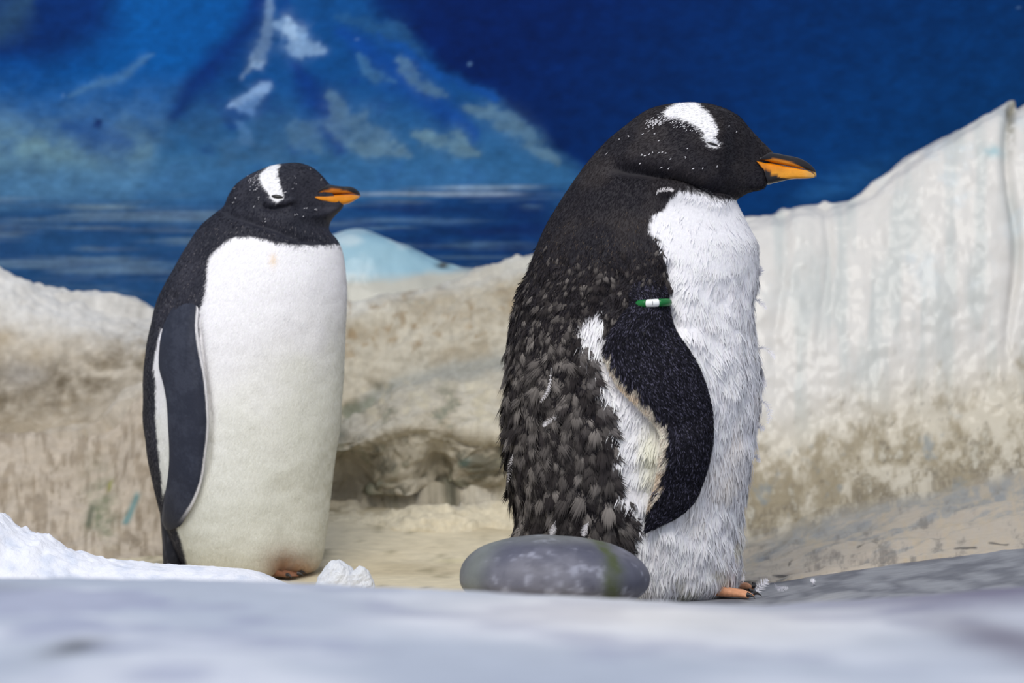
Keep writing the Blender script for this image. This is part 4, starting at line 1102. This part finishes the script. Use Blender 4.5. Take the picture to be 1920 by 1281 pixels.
pL = LL.px(); xL, yL = pL[..., 0], pL[..., 1]
p_, n_, f_, c_, q_ = LL.sample(60000, Lwhite * sstep(440, 456, yL) * (LL.sin > -0.5), Lcol)
fl = fbm(p_ * 30, 2, 341)
cv = np.minimum(c_ * rng.uniform(1.02, 1.10, (len(p_), 1)), 0.94)
strands('belly_plumage', p_, n_, f_ + np.stack([0.35 * fl - 0.25, 0 * fl, 0 * fl], -1), cv, cv, rng.uniform(.005, .009, len(p_)), 0.0009, rng.uniform(0.02, 0.10, len(p_)), M_STRAND, lp, nmix=0.97, jitter=0.15, sink=0.0003)
dk = (1 - Lwhite) * (LL.sin > -0.5) * sstep(622, 612, xL)
p_, n_, f_, c_, q_ = LL.sample(30000, dk, Lcol)
cb = np.minimum(c_ * rng.uniform(0.75, 1.45, (len(p_), 1)), 0.88)
pale = (rng.random(len(p_)) < 0.07 * sstep(400, 440, q_[:, 1]))[:, None] & (c_.mean(1) < 0.2)[:, None]
cb = np.where(pale, lin(112, 108, 112), cb)
strands('dark_plumage', p_, n_, f_, cb, cb, rng.uniform(.003, .0065, len(p_)), 0.0006, rng.uniform(0.05, 0.22, len(p_)), M_STRAND, lp, nmix=0.9, jitter=0.2, sink=0.0003)
sp = []
for k in range(60):
    sp.append((484 + rng.normal(0, 6) - 6 * rng.random(), 340 + rng.normal(0, 8)))
for a, b in [(467, 332), (441, 354), (553, 333), (553, 344), (548, 353), (536, 360), (580, 318), (588, 317), (601, 337), (575, 392), (592, 395), (592, 396), (552, 404), (557, 403), (567, 407), (571, 392), (487, 371), (477, 389), (444, 372), (439, 381), (498, 414)]:
    for r in range(3): sp.append((a + rng.normal(0, 1), b + rng.normal(0, 1)))
flecks(L_BVH, sp, lp, 'white_flecks', 0.0018, 0.0004, (-0.6, 0, -0.6))

# ------------------------------------------------------------------ boulder, snow, ice, moulted feathers
def build_boulder():
    by = -0.27
    cpx, cpy = 1040, 1085
    ctr = P(cpx, cpy, by); zf = float(zfloor(ctr[0], by))
    nu, nv = 160, 90
    th = np.linspace(0, 2 * math.pi, nu, endpoint=False); ph = np.linspace(0, math.pi, nv)
    T, Ph = np.meshgrid(th, ph)
    d = np.stack([np.sin(Ph) * np.cos(T), np.sin(Ph) * np.sin(T), np.cos(Ph)], -1)
    sx = 179 / F * (by - CAMY); up = 80 / F * (by - CAMY); dn = ctr[2] - zf
    k = np.where(d[..., 2:3] > 0, up, dn)
    e = np.sign(d) * np.abs(d) ** np.array([0.92, 0.92, 0.95])
    e[..., 2] = np.where(d[..., 2] > 0, np.abs(d[..., 2]) ** 1.0, -np.abs(d[..., 2]) ** 0.9)
    pos = ctr + e * np.concatenate([np.full_like(k, sx), np.full_like(k, 0.105), k], -1)
    pos[..., 2] += 0.06 * (pos[..., 0] - ctr[0]) * -0.7 * np.clip(d[..., 2], 0, 1)
    pos += d * (fbm(pos * 9, 3, 401) * 0.006)[..., None]
    pos[..., 2] = np.maximum(pos[..., 2], zf - 0.002)
    n1 = fbm(pos * 18, 4, 403); n2 = fbm(pos * 60, 4, 405)
    n3 = fbm(pos * 110, 3, 407)
    c = mix(lin(82, 83, 98), lin(112, 112, 124), sstep(-0.3, 0.4, n1))
    c = mix(c, lin(160, 162, 178), sstep(0.2, 0.6, n2 * 0.8 + 0.4 * n1 + 0.6 * n3) * 0.6)
    c = mix(c, lin(78, 78, 92), sstep(0.2, 0.5, -n2) * 0.6)
    pp = proj(pos); x, y = pp[..., 0], pp[..., 1]
    xl = np.interp(y, [1000, 1020, 1040, 1070, 1110], [1108, 1130, 1142, 1150, 1148])
    c = mix(c, lin(72, 80, 50), np.clip(np.exp(-((x - xl + 14 * n1) / 15) ** 2) * (0.9 + 0.8 * n2), 0, 0.95))
    xl2 = np.interp(y, [1010, 1040, 1070, 1110], [925, 900, 886, 880])
    c = mix(c, lin(120, 126, 118), np.exp(-((x - xl2) / 26) ** 2) * 0.6)
    c = mix(c, lin(132, 136, 128), sstep(1030, 1006, y) * 0.4)
    tag(link('boulder', make_mesh('boulder', pos.reshape(-1, 3), grid_faces(nv, nu, True)[:, ::-1], c), M_STONE), 'smooth oval grey boulder with a green mossy stripe, before the moulting penguin', 'boulder')
build_boulder()

def build_snow():
    # bank of packed snow in front of the rock mound, tapering to a thin line beside the left penguin
    Yc = 0.02
    top = [(-900, 880), (-400, 905), (-100, 938), (0, 962), (30, 985), (70, 1003), (110, 1022), (150, 1036), (200, 1049), (260, 1056), (330, 1060), (400, 1062), (440, 1065), (490, 1074), (530, 1092), (580, 1112)]
    nu, nv = 360, 90
    px = np.linspace(-900, 580, nu); ty = np.interp(px, [t[0] for t in top], [t[1] for t in top])
    zt = P(px, ty, Yc)[:, 2]; zt = np.maximum(zt, 0.0)
    X = P(px, ty, Yc)[:, 0]
    a = np.linspace(-1, 1, nv)
    wid = 0.06 + 0.9 * zt
    Y = Yc + a[:, None] * np.where(a[:, None] < 0, wid[None, :] * 1.2, wid[None, :])
    base = zfloor(np.broadcast_to(X, Y.shape), Y) - 0.008
    Z = base + (zt[None, :] + 0.008) * (np.cos(a * math.pi / 2) ** 0.8)[:, None]
    pos = np.stack([np.broadcast_to(X, Y.shape), Y, Z], -1).copy()
    lump = np.maximum(fbm(pos * 30, 3, 411), -0.2) * 0.010 + fbm(pos * 110, 3, 413) * 0.006
    pos[..., 2] += lump * (np.cos(a * math.pi / 2) ** 0.5)[:, None] * np.clip((zt - 0.02) / 0.05, 0.15, 1)[None, :]
    n = fbm(pos * 40, 3, 415)
    c = mix(lin(236, 238, 248), lin(214, 220, 236), sstep(0, 0.6, n))
    tag(link('snow_bank', make_mesh('snow_bank', pos.reshape(-1, 3), grid_faces(nv, nu, False), c), M_SNOW), 'crumbly white snow heap at the left edge before the tan rock', 'snow')
build_snow()

def ice_chunk(px, py_top, w, Y, label, seed):
    nu, nv = 56, 30
    T, Ph = np.meshgrid(np.linspace(0, 2 * math.pi, nu, endpoint=False), np.linspace(0, math.pi, nv))
    d = np.stack([np.sin(Ph) * np.cos(T), np.sin(Ph) * np.sin(T), np.cos(Ph)], -1)
    top = P(px, py_top, Y); zf = float(zfloor(top[0], Y)) - 0.004
    hw = w / 2 / F * (Y - CAMY); h = top[2] - zf
    pos = np.array([top[0], Y, zf]) + d * np.array([hw, hw * 0.7, h])
    # facetted, crystalline lumps
    f = np.floor(fbm(pos * 60, 2, seed) * 6) / 6
    pos += d * (0.003 * f + 0.003 * fbm(pos * 130, 2, seed + 1))[..., None]
    pos[..., 2] = np.maximum(pos[..., 2], zf)
    c = np.broadcast_to(lin(240, 243, 250), pos.shape).copy()
    m = M_ICECH
    tag(link('ice_chunk', make_mesh('ice_chunk', pos.reshape(-1, 3), grid_faces(nv, nu, True)[:, ::-1], c, False), m), label, 'ice')
M_ICECH = mat_attr('clear_snow_ice', 0.25, 0.5, bump=0.6, bscale=190, bdist=0.003)
M_ICECH.node_tree.nodes['Principled BSDF'].inputs['Transmission Weight'].default_value = 0.25
ice_chunk(634, 1050, 84, 0.06, 'glassy white lump of ice at the foot of the sleek penguin', 421)
ice_chunk(676, 1060, 52, 0.05, 'smaller low lump of ice on the cream floor, nearer the boulder', 425)

def ground_feather(pts, Y, width, label):
    w = []
    for k, (a, b) in enumerate(pts):
        q = P(a, b, Y)
        q[2] = max(q[2], float(zfloor(q[0], Y)) + 0.001)
        w.append(q + np.array([0, 0.004 * k, 0]))
    tag(curl_feather('moulted_feather', w, width, M_STRAND, None, lin(232, 230, 236)), label, 'feather', 'moulted feathers on the floor')
ground_feather([(1412, 1124), (1420, 1110), (1430, 1098), (1440, 1090)], -0.06, .008, 'tall fluffy white moulted feather just right of the orange foot')
ground_feather([(1452, 1094), (1457, 1102), (1466, 1110), (1478, 1118)], -0.03, .004, 'thin white moulted feather lying slantwise, second from the orange foot')
ground_feather([(1525, 1114), (1524, 1104), (1525, 1096), (1526, 1088)], -0.02, .005, 'small upright white moulted feather farthest from the orange foot')
